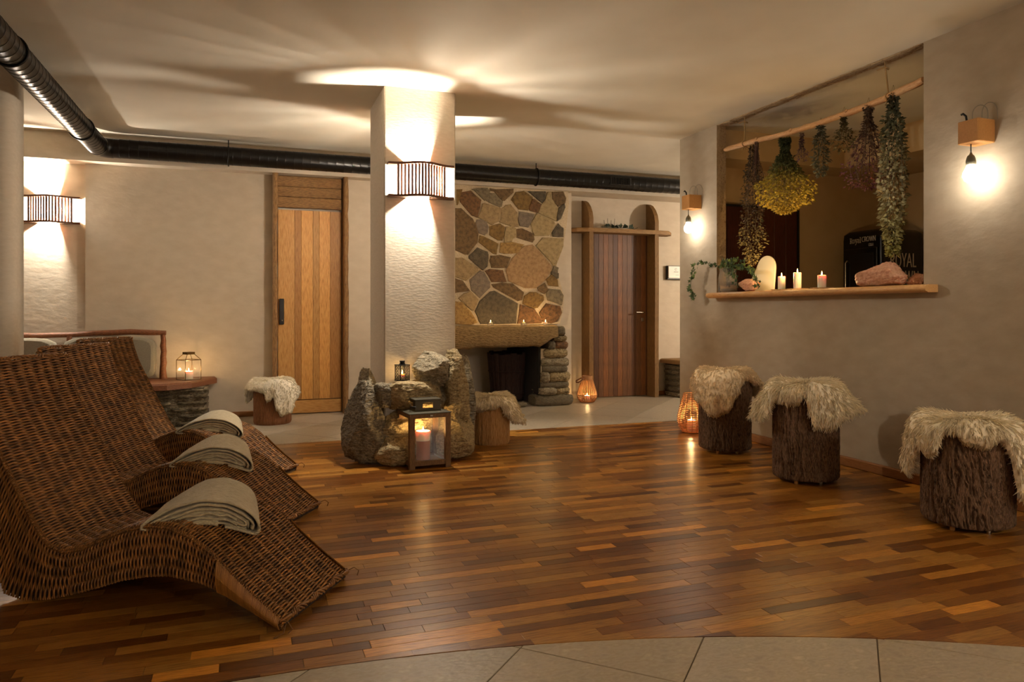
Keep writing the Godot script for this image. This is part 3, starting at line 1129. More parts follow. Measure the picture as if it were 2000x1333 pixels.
	near_black.box(Vector3(2.852, 0.35, -7.545), Vector3(0.014, 0.69, 0.99))
	part("dark_side_panel", near_black, M.near_black, fp)  # thin near-black panel on the opening's right side and the pier's left face
	var k := 0
	for q in [[2.813, 3.224, 0.0, 0.11], [2.853, 3.03, 0.125, 0.185], [3.03, 3.194, 0.115, 0.185], [2.871, 3.176, 0.195, 0.245], [2.882, 2.95, 0.25, 0.35], [2.955, 3.194, 0.255, 0.35], [2.894, 3.159, 0.358, 0.41], [2.882, 3.182, 0.417, 0.5], [2.91, 3.16, 0.515, 0.592], [2.95, 3.01, 0.6, 0.67], [3.015, 3.175, 0.605, 0.67], [3.02, 3.155, 0.69, 0.73], [3.025, 3.125, 0.746, 0.83]]:
		var m := MB.new()
		flat_stone(m, Vector3((q[0] + q[1]) / 2, (q[2] + q[3]) / 2, -7.13 + 0.012 * sin(k * 2.3)), Vector3(q[1] - q[0] + 0.016, q[3] - q[2] + 0.026, 0.29 + 0.03 * sin(k * 1.7)), 300 + k)
		part("stone", m, [M.slate, M.rock[0], M.rock[1]][k % 3] if k != 10 else M.stone.reddish, fp)
		k += 1
	for q in [[2.42, -7.12, 0.2, 0.07], [2.62, -7.06, 0.16, 0.05], [2.2, -7.1, 0.22, 0.06]]:
		var m := MB.new()
		flat_stone(m, Vector3(q[0], q[3] / 2, q[1]), Vector3(q[2], q[3], 0.16), 400 + k)
		part("hearth_stone", m, M.slate, fp)
		k += 1
	# wooden tub in the opening
	var tub := thing("wooden_tub", "tall dark wooden tub with a ragged rim inside the fireplace", "tub", Vector3(2.74, 0.0, -7.66))
	for j in 22:
		var f := TAU * j / 22.0
		var m := MB.new()
		var top := 0.53 + 0.02 * sin(j * 4.1) * sin(j * 1.7)
		var rr := []
		for y in [0.03, 0.2, 0.38, top]:
			var r: float = 0.2 + 0.045 * y / 0.5
			var w: float = r * PI / 22.0 * 0.98
			var b := rot_y(f)
			rr.append([b * Vector3(r, y, -w), b * Vector3(r + 0.004, y, 0), b * Vector3(r, y, w), b * Vector3(r - 0.022, y, w * 0.9), b * Vector3(r - 0.022, y, -w * 0.9)])
		var fr := m.grid(rr, true)
		m.cap(rr[0])
		m.cap(rr[3])
		m.outward(fr)
		part("stave", m, M.barrel, tub)
	var bt := MB.new()
	bt.lathe([Vector2(0.0, 0.0), Vector2(0.2, 0.0), Vector2(0.2, 0.05), Vector2(0.0, 0.05)], 22)
	part("bottom", bt, M.barrel, tub)
	for y in [0.09, 0.33]:
		var m := MB.new()
		var ring := []
		for j in 30:
			ring.append(Vector3(cos(TAU * j / 30), 0, sin(TAU * j / 30)) * (0.206 + 0.045 * y / 0.5) + Vector3(0, y, 0))
		m.tube(ring, 0.008, 6, true)
		part("hoop", m, M.barrel, tub)
	# tea lights in star shaped glasses
	for q in [[2.31, "leftmost"], [2.672, "middle"], [2.918, "rightmost"]]:
		var t := thing("tealight", "lit tea light in star shaped glass, %s of three on the mantel" % q[1], "candle", Vector3(q[0], 0.853, -7.03), 0.0, "tea lights on the mantel")
		var star := MB.new()
		var lo := []
		for j in 12:
			var f := TAU * j / 12.0
			var r := 0.032 if j % 2 == 0 else 0.021
			lo.append(Vector2(cos(f) * r, sin(f) * r))
		star.prism(lo, 0.0, 0.022, 0.004)
		part("glass", star, plain_glass(), t)
		var wx := MB.new()
		wx.lathe([Vector2(0.0, 0.022), Vector2(0.017, 0.022), Vector2(0.017, 0.03), Vector2(0.0, 0.03)], 14)
		part("wax", wx, M.wax, t)
		flame(t, Vector3(0, 0.031, 0), 0.7, 0.006 if q[1] != "rightmost" else 0.014)


func plain_glass() -> StandardMaterial3D:
	if not M.has("thick_glass"):
		var m := StandardMaterial3D.new()
		m.albedo_color = Color(1, 0.98, 0.94, 0.1)
		m.refraction_enabled = true
		m.refraction_scale = 0.05
		m.roughness = 0.02
		M.thick_glass = m
	return M.thick_glass


func flame(parent: Node3D, at: Vector3, size: float, energy: float) -> void:
	if not M.has("flame_mesh"):
		var m := MB.new()
		m.lathe([Vector2(0.0, 0.0), Vector2(0.0035, 0.004), Vector2(0.005, 0.010), Vector2(0.0042, 0.018), Vector2(0.0022, 0.027), Vector2(0.0, 0.035)], 10)
		M.flame_mesh = m.mesh()
		var w := MB.new()
		w.tube([Vector3(0, -0.004, 0), Vector3(0.0004, 0.006, 0)], 0.001, 5)
		M.wick_mesh = w.mesh()
	var wk := part("wick", M.wick_mesh, M.black, parent)
	wk.position = at
	var f := part("flame", M.flame_mesh, M.flame, parent)
	f.position = at + Vector3(0, 0.003, 0)
	f.scale = Vector3.ONE * size
	lamp(at + Vector3(0, 0.003 + 0.012 * size, 0), energy, FLAME, 0.004, parent, "flame_light")


# ---------------------------------------------------------------- lamps
func plate_depth(x: float) -> float:
	return 0.05 + (0.085 * (0.5 + 0.5 * cos(PI * x / 0.2)) if absf(x) < 0.2 else 0.0)


func slat_sconce(at: Vector3, turn: float, label: String, energy: float) -> void:
	# two bowed boards with upright slats between them, open at the sides, a bulb behind
	var s := thing("slatted_wall_lamp", label, "wall lamp", at, turn, "slatted wooden wall lamps")
	for k in 2:
		var y: float = 0.0 if k == 0 else 0.222
		var m := MB.new()
		# the board is cut out at the wall so that light passes up and down
		var n := 46
		for j in n:
			var x0 := -0.23 + 0.46 * j / n
			var x1 := -0.23 + 0.46 * (j + 1) / n
			var inner := minf(0.116, plate_depth(x0) - 0.02) if (x0 > -0.105 and x1 < 0.062) else 0.001
			var a := plate_depth(x0)
			var b := plate_depth(x1)
			var lo := [Vector3(x0, y, inner), Vector3(x1, y, inner), Vector3(x1, y, b), Vector3(x0, y, a)]
			var hi := []
			for q in lo:
				hi.append(q + Vector3(0, 0.016, 0))
			var o := Vector3((x0 + x1) / 2, y + 0.008, (inner + a) / 2)
			m.poly(lo, o)
			m.poly(hi, o)
			m.poly([lo[2], lo[3], hi[3], hi[2]], o)
			m.poly([lo[0], lo[1], hi[1], hi[0]], o)
			if j == 0 or j == n - 1 or absf(x1 + 0.11) < 0.012 or absf(x0 - 0.06) < 0.012:
				m.poly([lo[1], lo[2], hi[2], hi[1]], o)
				m.poly([lo[0], lo[3], hi[3], hi[0]], o)
			if absf(x0 + 0.11) < 0.012 or absf(x0 - 0.06) < 0.012:
				m.poly([lo[0], lo[3], hi[3], hi[0]], o)
		part("bottom_board" if k == 0 else "top_board", m, M.slat, s)
	var sl := MB.new()
	sl.box(Vector3.ZERO, Vector3(0.0155, 0.208, 0.010), 0.002)
	var mesh := sl.mesh()
	for k in 16:
		var x := -0.162 + 0.324 * k / 15.0
		var o := part("slat", mesh, M.slat, s)
		o.position = Vector3(x, 0.119, plate_depth(x) - 0.016)
	var base := MB.new()
	base.box(Vector3(0.04, 0.12, 0.012), Vector3(0.05, 0.05, 0.024), 0.004)
	base.tube([Vector3(0.04, 0.12, 0.02), Vector3(0.04, 0.12, 0.045)], 0.012, 10)
	part("socket", base, M.wax, s)
	var b := MB.new()
	b.lathe([Vector2(0.0, -0.03), Vector2(0.014, -0.026), Vector2(0.02, -0.012), Vector2(0.02, 0.012), Vector2(0.014, 0.026), Vector2(0.0, 0.03)], 16)
	var bp := part("bulb", b, M.bulb, s)
	bp.position = Vector3(0.04, 0.12, 0.066)
	lamp(Vector3(0.04, 0.12, 0.066), energy, WARM, 0.018, s)


func bulb_sconce(at: Vector3, turn: float, label: String, energy: float) -> void:
	# a wooden block on the wall; a cord comes out of its top, loops and hangs a bare bulb in front
	var s := thing("bulb_wall_lamp", label, "wall lamp", at, turn, "bare bulb wall lamps")
	var b := MB.new()
	b.box(Vector3(0, 0.06, 0.062), Vector3(0.115, 0.12, 0.125), 0.004)
	part("block", b, M.block, s)
	var hook := MB.new()
	hook.tube([Vector3(-0.03, 0.115, 0.09), Vector3(-0.032, 0.15, 0.095), Vector3(-0.045, 0.165, 0.1), Vector3(-0.055, 0.162, 0.1)], 0.006, 6)
	part("hook", hook, M.black_metal, s)
	var loops := MB.new()
	for q in [[0.0, 0.05, 0.075], [0.03, 0.02, 0.09]]:
		var pts := []
		for k in 13:
			var f := PI * k / 12.0
			pts.append(Vector3(q[0] + 0.012 - 0.028 * cos(f), 0.118 + (0.0 if k == 0 or k == 12 else 0.035) + q[2] * 0.65 * sin(f), q[1] + 0.02 * cos(f)))
		loops.tube(pts, 0.0022, 5)
	part("cord_loop", loops, M.wire, s)
	var cord := MB.new()
	cord.tube([Vector3(-0.012, 0.004, 0.085), Vector3(-0.012, -0.05, 0.085)], 0.0032, 6)
	part("cord", cord, M.black, s)
	var so := MB.new()
	so.lathe([Vector2(0.0, -0.108), Vector2(0.024, -0.108), Vector2(0.024, -0.09), Vector2(0.021, -0.075), Vector2(0.016, -0.062), Vector2(0.008, -0.055), Vector2(0.005, -0.045), Vector2(0.0, -0.045)], 16, Vector3(-0.012, 0, 0.085))
	part("socket", so, M.zinc, s)
	var g := MB.new()
	g.lathe([Vector2(0.0, -0.205), Vector2(0.016, -0.202), Vector2(0.031, -0.19), Vector2(0.04, -0.168), Vector2(0.036, -0.145), Vector2(0.026, -0.127), Vector2(0.019, -0.109), Vector2(0.0, -0.109)], 20, Vector3(-0.012, 0, 0.085))
	part("bulb", g, M.bulb, s)
	lamp(Vector3(-0.012, -0.165, 0.085), energy, Color(1.0, 0.965, 0.91), 0.03, s)


func build_lamps() -> void:
	slat_sconce(Vector3(1.11, 1.782, -4.945), 0.0, "slatted wooden lamp on the front of the white column", E_SLAT)
	slat_sconce(Vector3(1.11, 1.782, -5.56), PI, "slatted wooden lamp on the hidden rear side of the white column", E_SLAT)
	slat_sconce(Vector3(-1.65, 1.77, -7.35), 0.0, "slatted wooden lamp on the wall above the bench, left edge", E_SLAT)
	bulb_sconce(Vector3(3.63, 1.875, -2.725), -PI / 2, "bare bulb hanging from wooden block, right of the hatch", E_BULB)
	bulb_sconce(Vector3(3.63, 1.875, -5.32), -PI / 2, "bare bulb hanging from wooden block, left of the hatch by the corridor", E_BULB)
	bulb_sconce(Vector3(6.15, 1.95, -5.594), PI, "unseen bare bulb lamp round the corridor corner, placed to light the walnut door", 1.0)  # out of view, lights the walnut door from the right
	# lamps out of view behind the viewer, placed to light the near floor and stools
	for q in [[Vector3(3.63, 1.78, 0.9), -PI / 2, "right wall"], [Vector3(-3.3, 1.78, 0.6), PI / 2, "left wall"], [Vector3(2.1, 1.78, 2.3), PI, "front wall, toward its right"], [Vector3(-1.4, 1.78, 2.3), PI, "front wall, toward its left"]]:
		slat_sconce(q[0], q[1], "unseen slatted lamp behind the viewer, placed to light the near floor, on the " + q[2], E_SLAT * (0.3 if q[0].x < 0 else 1.8))


# ---------------------------------------------------------------- hatch
func build_hatch() -> void:
	# sill board
	var sb := MB.new()
	var rows := []
	for k in 33:
		var z := -5.06 + 2.06 * k / 32.0
		var e := clampf(minf(z + 5.075, -2.985 - z) / 0.05, 0.05, 1.0)
		var fx := 3.508 + 0.008 * noise_a.get_noise_1d(z * 2.0) + 0.05 * (1.0 - sqrt(e))
		rows.append([Vector3(3.78, 1.15, z), Vector3(fx + 0.03, 1.15, z), Vector3(fx + 0.008, 1.144, z), Vector3(fx, 1.13, z), Vector3(fx + 0.004, 1.116, z), Vector3(fx + 0.025, 1.106, z), Vector3(3.78, 1.106, z)])
	var from := sb.grid(rows, true)
	sb.cap(rows[0])
	sb.cap(rows[32])
	sb.outward(from)
	whole("sill_board", sb, M.sill, "thick pale wooden sill board along the bottom of the hatch", "shelf")
	# three candles on twig trivets
	var spots := [[-4.235, 0.092, 0.026, "shortest of the three pillar candles on the sill"], [-4.075, 0.112, 0.026, "tallest pillar candle on the sill, in the middle"], [-3.845, 0.083, 0.027, "pillar candle on the sill nearest the pink salt rock"]]
	for q in spots:
		var tr := thing("twig_coaster", "small coaster of split twigs under the candle, %s" % ["left on the sill", "middle of the sill", "right on the sill"][spots.find(q)], "coaster", Vector3(3.6, 1.15, q[0]), 0.0, "twig coasters under the sill candles")
		for k in 7:
			var m := MB.new()
			m.tube([Vector3(-0.05, 0.004, -0.05 + 0.0165 * k), Vector3(0.05, 0.004, -0.05 + 0.0165 * k)], 0.004, 6)
			m.tube([Vector3(-0.05 + 0.0165 * k, 0.004, -0.052), Vector3(-0.05 + 0.0165 * k, 0.004, -0.044)], 0.003, 5)
			part("twig", m, M.branch, tr)
		candle("candle", q[3], Vector3(3.6, 1.158, q[0]), q[2], q[1], 0.035, "pillar candles on the hatch sill")
	# salt rocks
	rock("salt_rock", "large pink salt rock at the right end of the sill", Vector3(3.6, 1.148, -3.36), Vector3(0.16, 0.15, 0.29), 0.15, 41, M.salt, "rock", [Vector3(0, 0.78, -0.62) * 0.62, Vector3(0, 0.45, 0.9) * 0.78, Vector3(-0.65, 0.75, -0.1) * 0.8], "", 5.0)
	rock("salt_rock", "small dim pink salt rock tucked behind the large one", Vector3(3.7, 1.148, -3.19), Vector3(0.1, 0.08, 0.12), 0.0, 42, M.salt, "rock", [])
	rock("salt_rock", "rounded pink salt rock in front of the oval mirror", Vector3(3.57, 1.149, -4.56), Vector3(0.1, 0.098, 0.16), 0.3, 43, M.salt, "rock", [Vector3(-0.7, 0.7, 0.1) * 0.9, Vector3(0.1, 0.7, -0.7) * 0.82, Vector3(0, 0.75, 0.65) * 0.86, Vector3(-0.3, -0.6, -0.7) * 0.9], "", 4.6)
	# oval topped mirror leaning on the reveal
	var mr := thing("arched_mirror", "cream round topped mirror standing on the sill among ivy", "mirror", Vector3(3.68, 1.15, -4.55), -PI / 2 + 0.25)
	mr.rotation.x = 0.0
	var pl := MB.new()
	var outline := [Vector2(-0.135, 0.0), Vector2(0.115, 0.0)]
	for k in 13:
		var f := PI * k / 12.0
		outline.append(Vector2(0.03 + 0.085 * cos(f), 0.175 + 0.1 * sin(f)))
	pl.prism(outline, 0.0, 0.012, 0.003, Transform3D(Basis(Vector3(1, 0, 0), Vector3(0, 0.12, 1).normalized(), Vector3(0, 1, -0.12).normalized()), Vector3.ZERO))
	part("panel", pl, M.mirror, mr)
	# glass vase with ivy
	var vs := thing("glass_vase", "clear glass vase of water holding ivy on the sill", "vase", Vector3(3.6, 1.15, -4.86))
	var vg := MB.new()
	vg.lathe([Vector2(0.0, 0.0), Vector2(0.07, 0.0), Vector2(0.076, 0.01), Vector2(0.072, 0.12), Vector2(0.062, 0.17), Vector2(0.066, 0.19), Vector2(0.063, 0.19), Vector2(0.059, 0.17), Vector2(0.069, 0.12), Vector2(0.072, 0.012), Vector2(0.0, 0.008)], 28)
	part("glass", vg, plain_glass(), vs)
	var iv := thing("ivy", "trailing ivy growing out of the glass vase over the sill", "plant", Vector3(3.6, 1.16, -4.86))
	var stems := MB.new()
	stems.col = Color(0.05, 0.05, 0.02)
	var lv := MB.new()
	var vines := [
		[Vector3(0, 0.02, 0.02), Vector3(0, 0.15, 0.0), Vector3(-0.03, 0.21, -0.1), Vector3(-0.07, 0.245, -0.22), Vector3(-0.09, 0.23, -0.33), Vector3(-0.095, 0.15, -0.36), Vector3(-0.095, 0.05, -0.38), Vector3(-0.09, -0.03, -0.36), Vector3(-0.095, -0.055, -0.33)],
		[Vector3(0, 0.02, -0.02), Vector3(0, 0.16, 0.03), Vector3(-0.02, 0.2, 0.1), Vector3(-0.03, 0.19, 0.2), Vector3(-0.04, 0.165, 0.3), Vector3(-0.05, 0.13, 0.38), Vector3(-0.07, 0.08, 0.44), Vector3(-0.07, 0.02, 0.45)],
		[Vector3(0.02, 0.02, 0.0), Vector3(0.0, 0.16, 0.02), Vector3(-0.01, 0.24, 0.06), Vector3(0.0, 0.25, 0.1)],
		[Vector3(0.0, 0.02, 0.01), Vector3(-0.02, 0.16, 0.04), Vector3(-0.06, 0.15, 0.14), Vector3(-0.08, 0.08, 0.2), Vector3(-0.085, 0.02, 0.26)],
		[Vector3(0.0, 0.03, 0.0), Vector3(0.0, 0.17, -0.02), Vector3(-0.02, 0.22, -0.05), Vector3(-0.01, 0.24, -0.02)]]
	for v in vines:
		stems.tube(v, 0.0018, 5)
		var steps: int = (v.size() - 1) * 5
		for k in steps:
			if k < 4:
				continue
			var t := float(k) / 5.0
			var i := int(t)
			var p: Vector3 = (v[i] as Vector3).lerp(v[mini(i + 1, v.size() - 1)], t - i)
			for j in 2:
				lv.col = Color(0.03, 0.055, 0.015).lerp(Color(0.13, 0.18, 0.03), pow(rng.randf(), 2.5))
				ivy_leaf(lv, p + Vector3(rng.randf_range(-0.02, 0.02), rng.randf_range(-0.02, 0.015), rng.randf_range(-0.02, 0.02)), Vector3(-1.0, rng.randf_range(-0.3, 0.6), rng.randf_range(-0.7, 0.7)).normalized(), rng.randf_range(0.014, 0.024), rng.randf() * TAU)
	for k in 40:
		lv.col = Color(0.04, 0.07, 0.02).lerp(Color(0.17, 0.23, 0.04), pow(rng.randf(), 2.0))
		ivy_leaf(lv, Vector3(rng.randf_range(-0.06, 0.03), rng.randf_range(0.16, 0.25), rng.randf_range(-0.02, 0.17)), Vector3(-1.0, rng.randf_range(-0.3, 0.8), rng.randf_range(-0.7, 0.7)).normalized(), rng.randf_range(0.018, 0.028), rng.randf() * TAU)
	part("stem", stems, M.leaf, iv, true)
	part("leaves", lv, M.leaf, iv, true)


func ivy_leaf(m: MB, at: Vector3, n: Vector3, size: float, spin: float) -> void:
	var u := n.cross(Vector3.UP).normalized().rotated(n, spin * 0.25)
	var w := -n.cross(u)
	var o := m.v.size()
	m.vert(at + n * size * 0.15)
	var rad := [0.5, 1.0, 0.55, 1.15, 0.6, 1.6, 0.6, 1.15, 0.55, 1.0]
	for k in 10:
		var f := TAU * k / 10.0
		m.vert(at + (w * -cos(f) + u * sin(f)) * size * rad[(k + 0) % 10] * 0.8)
	for k in 10:
		m.tri(o, o + 1 + k, o + 1 + (k + 1) % 10)


func candle(called: String, label: String, at: Vector3, r: float, h: float, energy: float, group := "", red := false) -> Node3D:
	var c := thing(called, label, "candle", at, 0.0, group)
	var m := MB.new()
	if red:
		m.lathe([Vector2(0.0, 0.0), Vector2(r, 0.0), Vector2(r, h * 0.66)], 26)
		var top := MB.new()
		top.lathe([Vector2(0.0, h * 0.5), Vector2(r * 0.98, h * 0.655), Vector2(r * 1.0, h * 0.7), Vector2(r * 1.03, h * 0.86), Vector2(r * 1.12, h * 0.95), Vector2(r * 1.06, h), Vector2(r * 0.9, h * 0.99), Vector2(r * 0.75, h * 0.95), Vector2(0.0, h * 0.93)], 26)
		part("wax", m, M.red_wax, c)
		part("melted_top", top, M.wax, c)
		flame(c, Vector3(0, h * 0.945, 0), 1.0, energy)
		return c
	m.lathe([Vector2(0.0, 0.0), Vector2(r, 0.0), Vector2(r, h - 0.003), Vector2(r * 0.94, h), Vector2(r * 0.8, h - 0.002), Vector2(0.0, h - 0.006)], 24)
	part("wax", m, M.wax, c)
	flame(c, Vector3(0, h - 0.003, 0), 0.8, energy)
	return c


# ---------------------------------------------------------------- room behind the hatch
func build_bar_room() -> void:
	var d := struct_root("door_3", Vector3(4.03, 0, -5.49))
	tag(d, "dark red brown door in the room behind the hatch", "door")
	for k in 6:
		var m := MB.new()
		m.box(Vector3(0.13 * (k + 0.5), 0.975, 0.02), Vector3(0.1285, 1.945, 0.04), 0.002)
		part("plank", m, M.red_door, d)
	var fr := MB.new()
	fr.box(Vector3(0.39, 1.955, 0.025), Vector3(0.82, 0.02, 0.05))
	fr.box(Vector3(0.79, 0.97, 0.025), Vector3(0.02, 1.95, 0.05))
	part("frame", fr, M.black, d, true)
	# drinks fridge with lettering
	var f := thing("drinks_fridge", "black rounded drinks fridge with pale lettering behind the hatch", "fridge", Vector3(5.3, 0, -4.94))
	var b := MB.new()
	var rows := []
	var prof := [[0.0, 0.0], [0.0, 0.02], [0.0, 1.66], [0.012, 1.715], [0.045, 1.745], [0.1, 1.755]]
	for q in prof:
		var i: float = q[0]
		var row := []
		for c in [[0, 0], [1, 0], [1, 1], [0, 1]]:
			for k in 4:
				var ang := PI / 2 * (k / 3.0)
				var cx: float = (0.025 if c[0] == 0 else 0.475)
				var cz: float = (-0.435 if c[1] == 0 else -0.025)
				var base: float = [PI, -PI / 2, 0.0, PI / 2][[[0, 0], [1, 0], [1, 1], [0, 1]].find(c)]
				row.append(Vector3(clampf(cx + 0.025 * cos(base + ang), i, 0.5 - i), q[1], clampf(cz + 0.025 * sin(base + ang), -0.46 + i, -i)))
		rows.append(row)
	var from := b.grid(rows, true)
	b.cap(rows[5])
	var back: Array = rows[0].duplicate()
	back.reverse()
	b.cap(back)
	b.outward(from)
	part("body", b, M.fridge, f)
	var dr := MB.new()
	dr.box(Vector3(-0.012, 0.83, -0.22), Vector3(0.022, 1.5, 0.37), 0.006)
	var dp := part("door", dr, M.fridge, f)
	var dg := MB.new()
	dg.box(Vector3(-0.024, 0.85, -0.205), Vector3(0.004, 1.36, 0.27), 0.001)
	part("door_glass", dg, M.black, dp)
	var hd := MB.new()
	hd.tube([Vector3(-0.023, 0.6, -0.375), Vector3(-0.045, 0.62, -0.375), Vector3(-0.045, 1.45, -0.375), Vector3(-0.023, 1.47, -0.375)], 0.008, 8)
	part("handle", hd, M.chrome, dp)
	lettering(f, "Royal", Vector3(-0.001, 1.655, -0.30), -PI / 2, 0.05, 0.0022, true)
	lettering(f, "CROWN", Vector3(-0.001, 1.66, -0.145), -PI / 2, 0.046, 0.0022, true)
	lettering(f, "COLA", Vector3(-0.001, 1.605, -0.12), -PI / 2, 0.026, 0.002, false)
	lettering(f, "ROYAL", Vector3(0.25, 1.46, 0.001), 0.0, 0.125, 0.003, false)
	lettering(f, "CROWN", Vector3(0.255, 1.3, 0.001), 0.0, 0.125, 0.003, false)
	var shelf := MB.new()
	shelf.box(Vector3(5.8, 2.2, -4.35), Vector3(0.2, 0.03, 0.7), 0.003)
	whole("bar_shelf", shelf, M.bar_wall, "thin pale shelf high on the far wall behind the hatch", "shelf")


func lettering(parent: Node3D, text: String, at: Vector3, turn: float, height: float, depth: float, small_bold: bool) -> void:
	var t := TextMesh.new()
	var font := SystemFont.new()
	font.font_names = PackedStringArray(["Droid Serif" if text == "Royal" else "Droid Sans"])
	t.font = font
	t.text = text
	t.font_size = 64
	t.pixel_size = height / 46.0
	t.depth = depth
	t.curve_step = 2.0
	var o := part("lettering", t, M.letter, parent)
	o.position = at
	o.rotation.y = turn
	o.scale = Vector3(0.62 if not small_bold else 0.72, 1.0, 1.0)


# ---------------------------------------------------------------- bench at the back
func build_bench() -> void:
	var b := thing("wall_bench", "stone based wall bench with wooden seat and branch back rail", "bench", Vector3(-0.36, 0, -7.30))
	var seat := MB.new()
	seat.prism([Vector2(-2.9, 0.0), Vector2(0.055, 0.0), Vector2(0.065, 0.08), Vector2(0.02, 0.2), Vector2(-0.12, 0.5), Vector2(-0.3, 0.64), Vector2(-0.8, 0.66), Vector2(-2.9, 0.66)], 0.335, 0.39, 0.014)
	part("seat", seat, M.dark_branch, b)
	stack_stones(b, -0.72, -0.0, 0.335, 0.0, 0.5, 6, 33)
	var rail := MB.new()
	var pts := []
	for k in 16:
		var t := k / 15.0
		pts.append(Vector3(-2.55 + 2.19 * t, 0.80 + 0.01 * sin(t * 9.0) + 0.008 * noise_a.get_noise_1d(t * 8.0), 0.1 + 0.015 * sin(t * 7.0)))
	rail.tube(pts, [0.024, 0.025, 0.024, 0.022, 0.025, 0.024, 0.023, 0.025, 0.024, 0.022, 0.022, 0.024, 0.025, 0.026, 0.025, 0.02], 10)
	part("back_rail", rail, M.dark_branch, b)
	for x in [-0.385, -1.12, -1.9]:
		var post := MB.new()
		var pp := []
		for k in 9:
			pp.append(Vector3(x + 0.012 * noise_a.get_noise_1d(k * 1.3 + x), 0.385 + 0.4 * k / 8.0, 0.1 + 0.006 * sin(k * 1.1)))
		post.tube(pp, [0.034, 0.03, 0.026, 0.028, 0.025, 0.024, 0.026, 0.022, 0.02], 9)
		part("back_post", post, M.dark_branch, b)
	for q in [[-0.79, 0.72, "pale grey back cushion at the right end of the wall bench"], [-1.56, 0.74, "pale grey back cushion in the middle of the wall bench"]]:
		var c := MB.new()
		cushion(c, Vector3(q[1], 0.38, 0.13))
		var o := whole("cushion", c, M.cushion, q[2], "cushion", Vector3(-0.36 + q[0], 0.392 + 0.19, -7.30 + 0.2), "cushions on the wall bench")
		o.rotation.x = -0.12


func cushion(m: MB, size: Vector3) -> void:
	var rows := []
	for j in 13:
		var v := -1.0 + 2.0 * j / 12.0
		var row := []
		for k in 36:
			var f := TAU * k / 36.0
			var cx := cos(f)
			var cy := sin(f)
			var q := pow(pow(absf(cx), 6.0) + pow(absf(cy), 6.0), -1.0 / 6.0)
			var r := cos(asin(clampf(v, -1, 1)) * 0.92)
			var s := 1.0 if absf(v) < 0.3 else sqrt(maxf(0.0, 1.0 - pow((absf(v) - 0.3) / 0.7, 2.0) * 0.92))
			row.append(Vector3(cx * q * size.x / 2 * (0.86 + 0.14 * s), cy * q * size.y / 2 * (0.8 + 0.2 * s), v * size.z / 2 * (1.0)))
		rows.append(row)
	var from := m.grid(rows, true)
	m.cap(rows[0])
	m.cap(rows[12])
	m.outward(from)


# ---------------------------------------------------------------- loungers
func lounge_top(t: float) -> Vector2:
	# (distance from the foot, height) along the lying surface, t from 0 to 1
	return LT.sample_baked(t * LT.get_baked_length())


var LT := Curve2D.new()
var LB := Curve2D.new()


func smooth_curve(c: Curve2D, pts: Array) -> void:
	for k in pts.size():
		var a: Vector2 = pts[maxi(k - 1, 0)]
		var b: Vector2 = pts[mini(k + 1, pts.size() - 1)]
		var h := (b - a) / 6.0
		c.add_point(pts[k], -h, h)


func below(t: float) -> Vector2:
	# the point of the underside that belongs to a place on the lying surface
	var q := lounge_top(t)
	var n := LB.get_baked_length()
	if q.x < 0.8:
		var lo := 0.0
		var hi := n
		for k in 14:
			var m := (lo + hi) / 2
			if LB.sample_baked(m).x < q.x:
				lo = m
			else:
				hi = m
		return LB.sample_baked(lo)
	var a := 0.0
	var b := n
	for k in 14:
		var m := (a + b) / 2
		if LB.sample_baked(m).x < 0.8:
			a = m
		else:
			b = m
	var t0 := 0.535
	return LB.sample_baked(lerpf(a, n, clampf((t - t0) / (1.0 - t0), 0.0, 1.0)))


func strand(m: MB, pts: Array, r: float, sides := 4, vary := -1) -> void:
	# a thin open cane, no caps
	var o := m.v.size()
	var n := pts.size()
	var prev := Vector3.UP
	var base := m.col
	for k in n:
		if vary >= 0:
			var f := 1.0 + 0.75 * noise_a.get_noise_2d(vary * 0.35, k * 0.3) + 0.5 * noise_b.get_noise_2d(vary * 0.09 + 40.0, k * 0.12)
			m.col = base * clampf(f, 0.35, 1.9)
		var t: Vector3 = ((pts[mini(k + 1, n - 1)] as Vector3) - (pts[maxi(k - 1, 0)] as Vector3)).normalized()
		prev = (prev - t * prev.dot(t))
		if prev.length() < 0.01:
			prev = t.cross(Vector3.RIGHT)
		prev = prev.normalized()
		var s := t.cross(prev)
		for j in sides:
			var f := TAU * (j + 0.5) / sides
			m.vert((pts[k] as Vector3) + (prev * cos(f) + s * sin(f)) * r)
	for k in n - 1:
		for j in sides:
			var a := o + k * sides + j
			var b := o + k * sides + (j + 1) % sides
			m.tri(a, b + sides, b)
			m.tri(a, a + sides, b + sides)


func cane_color() -> Color:
	var t := rng.randf()
	var a := Color(0.20, 0.078, 0.016).lerp(Color(0.31, 0.132, 0.03), t)
	return a


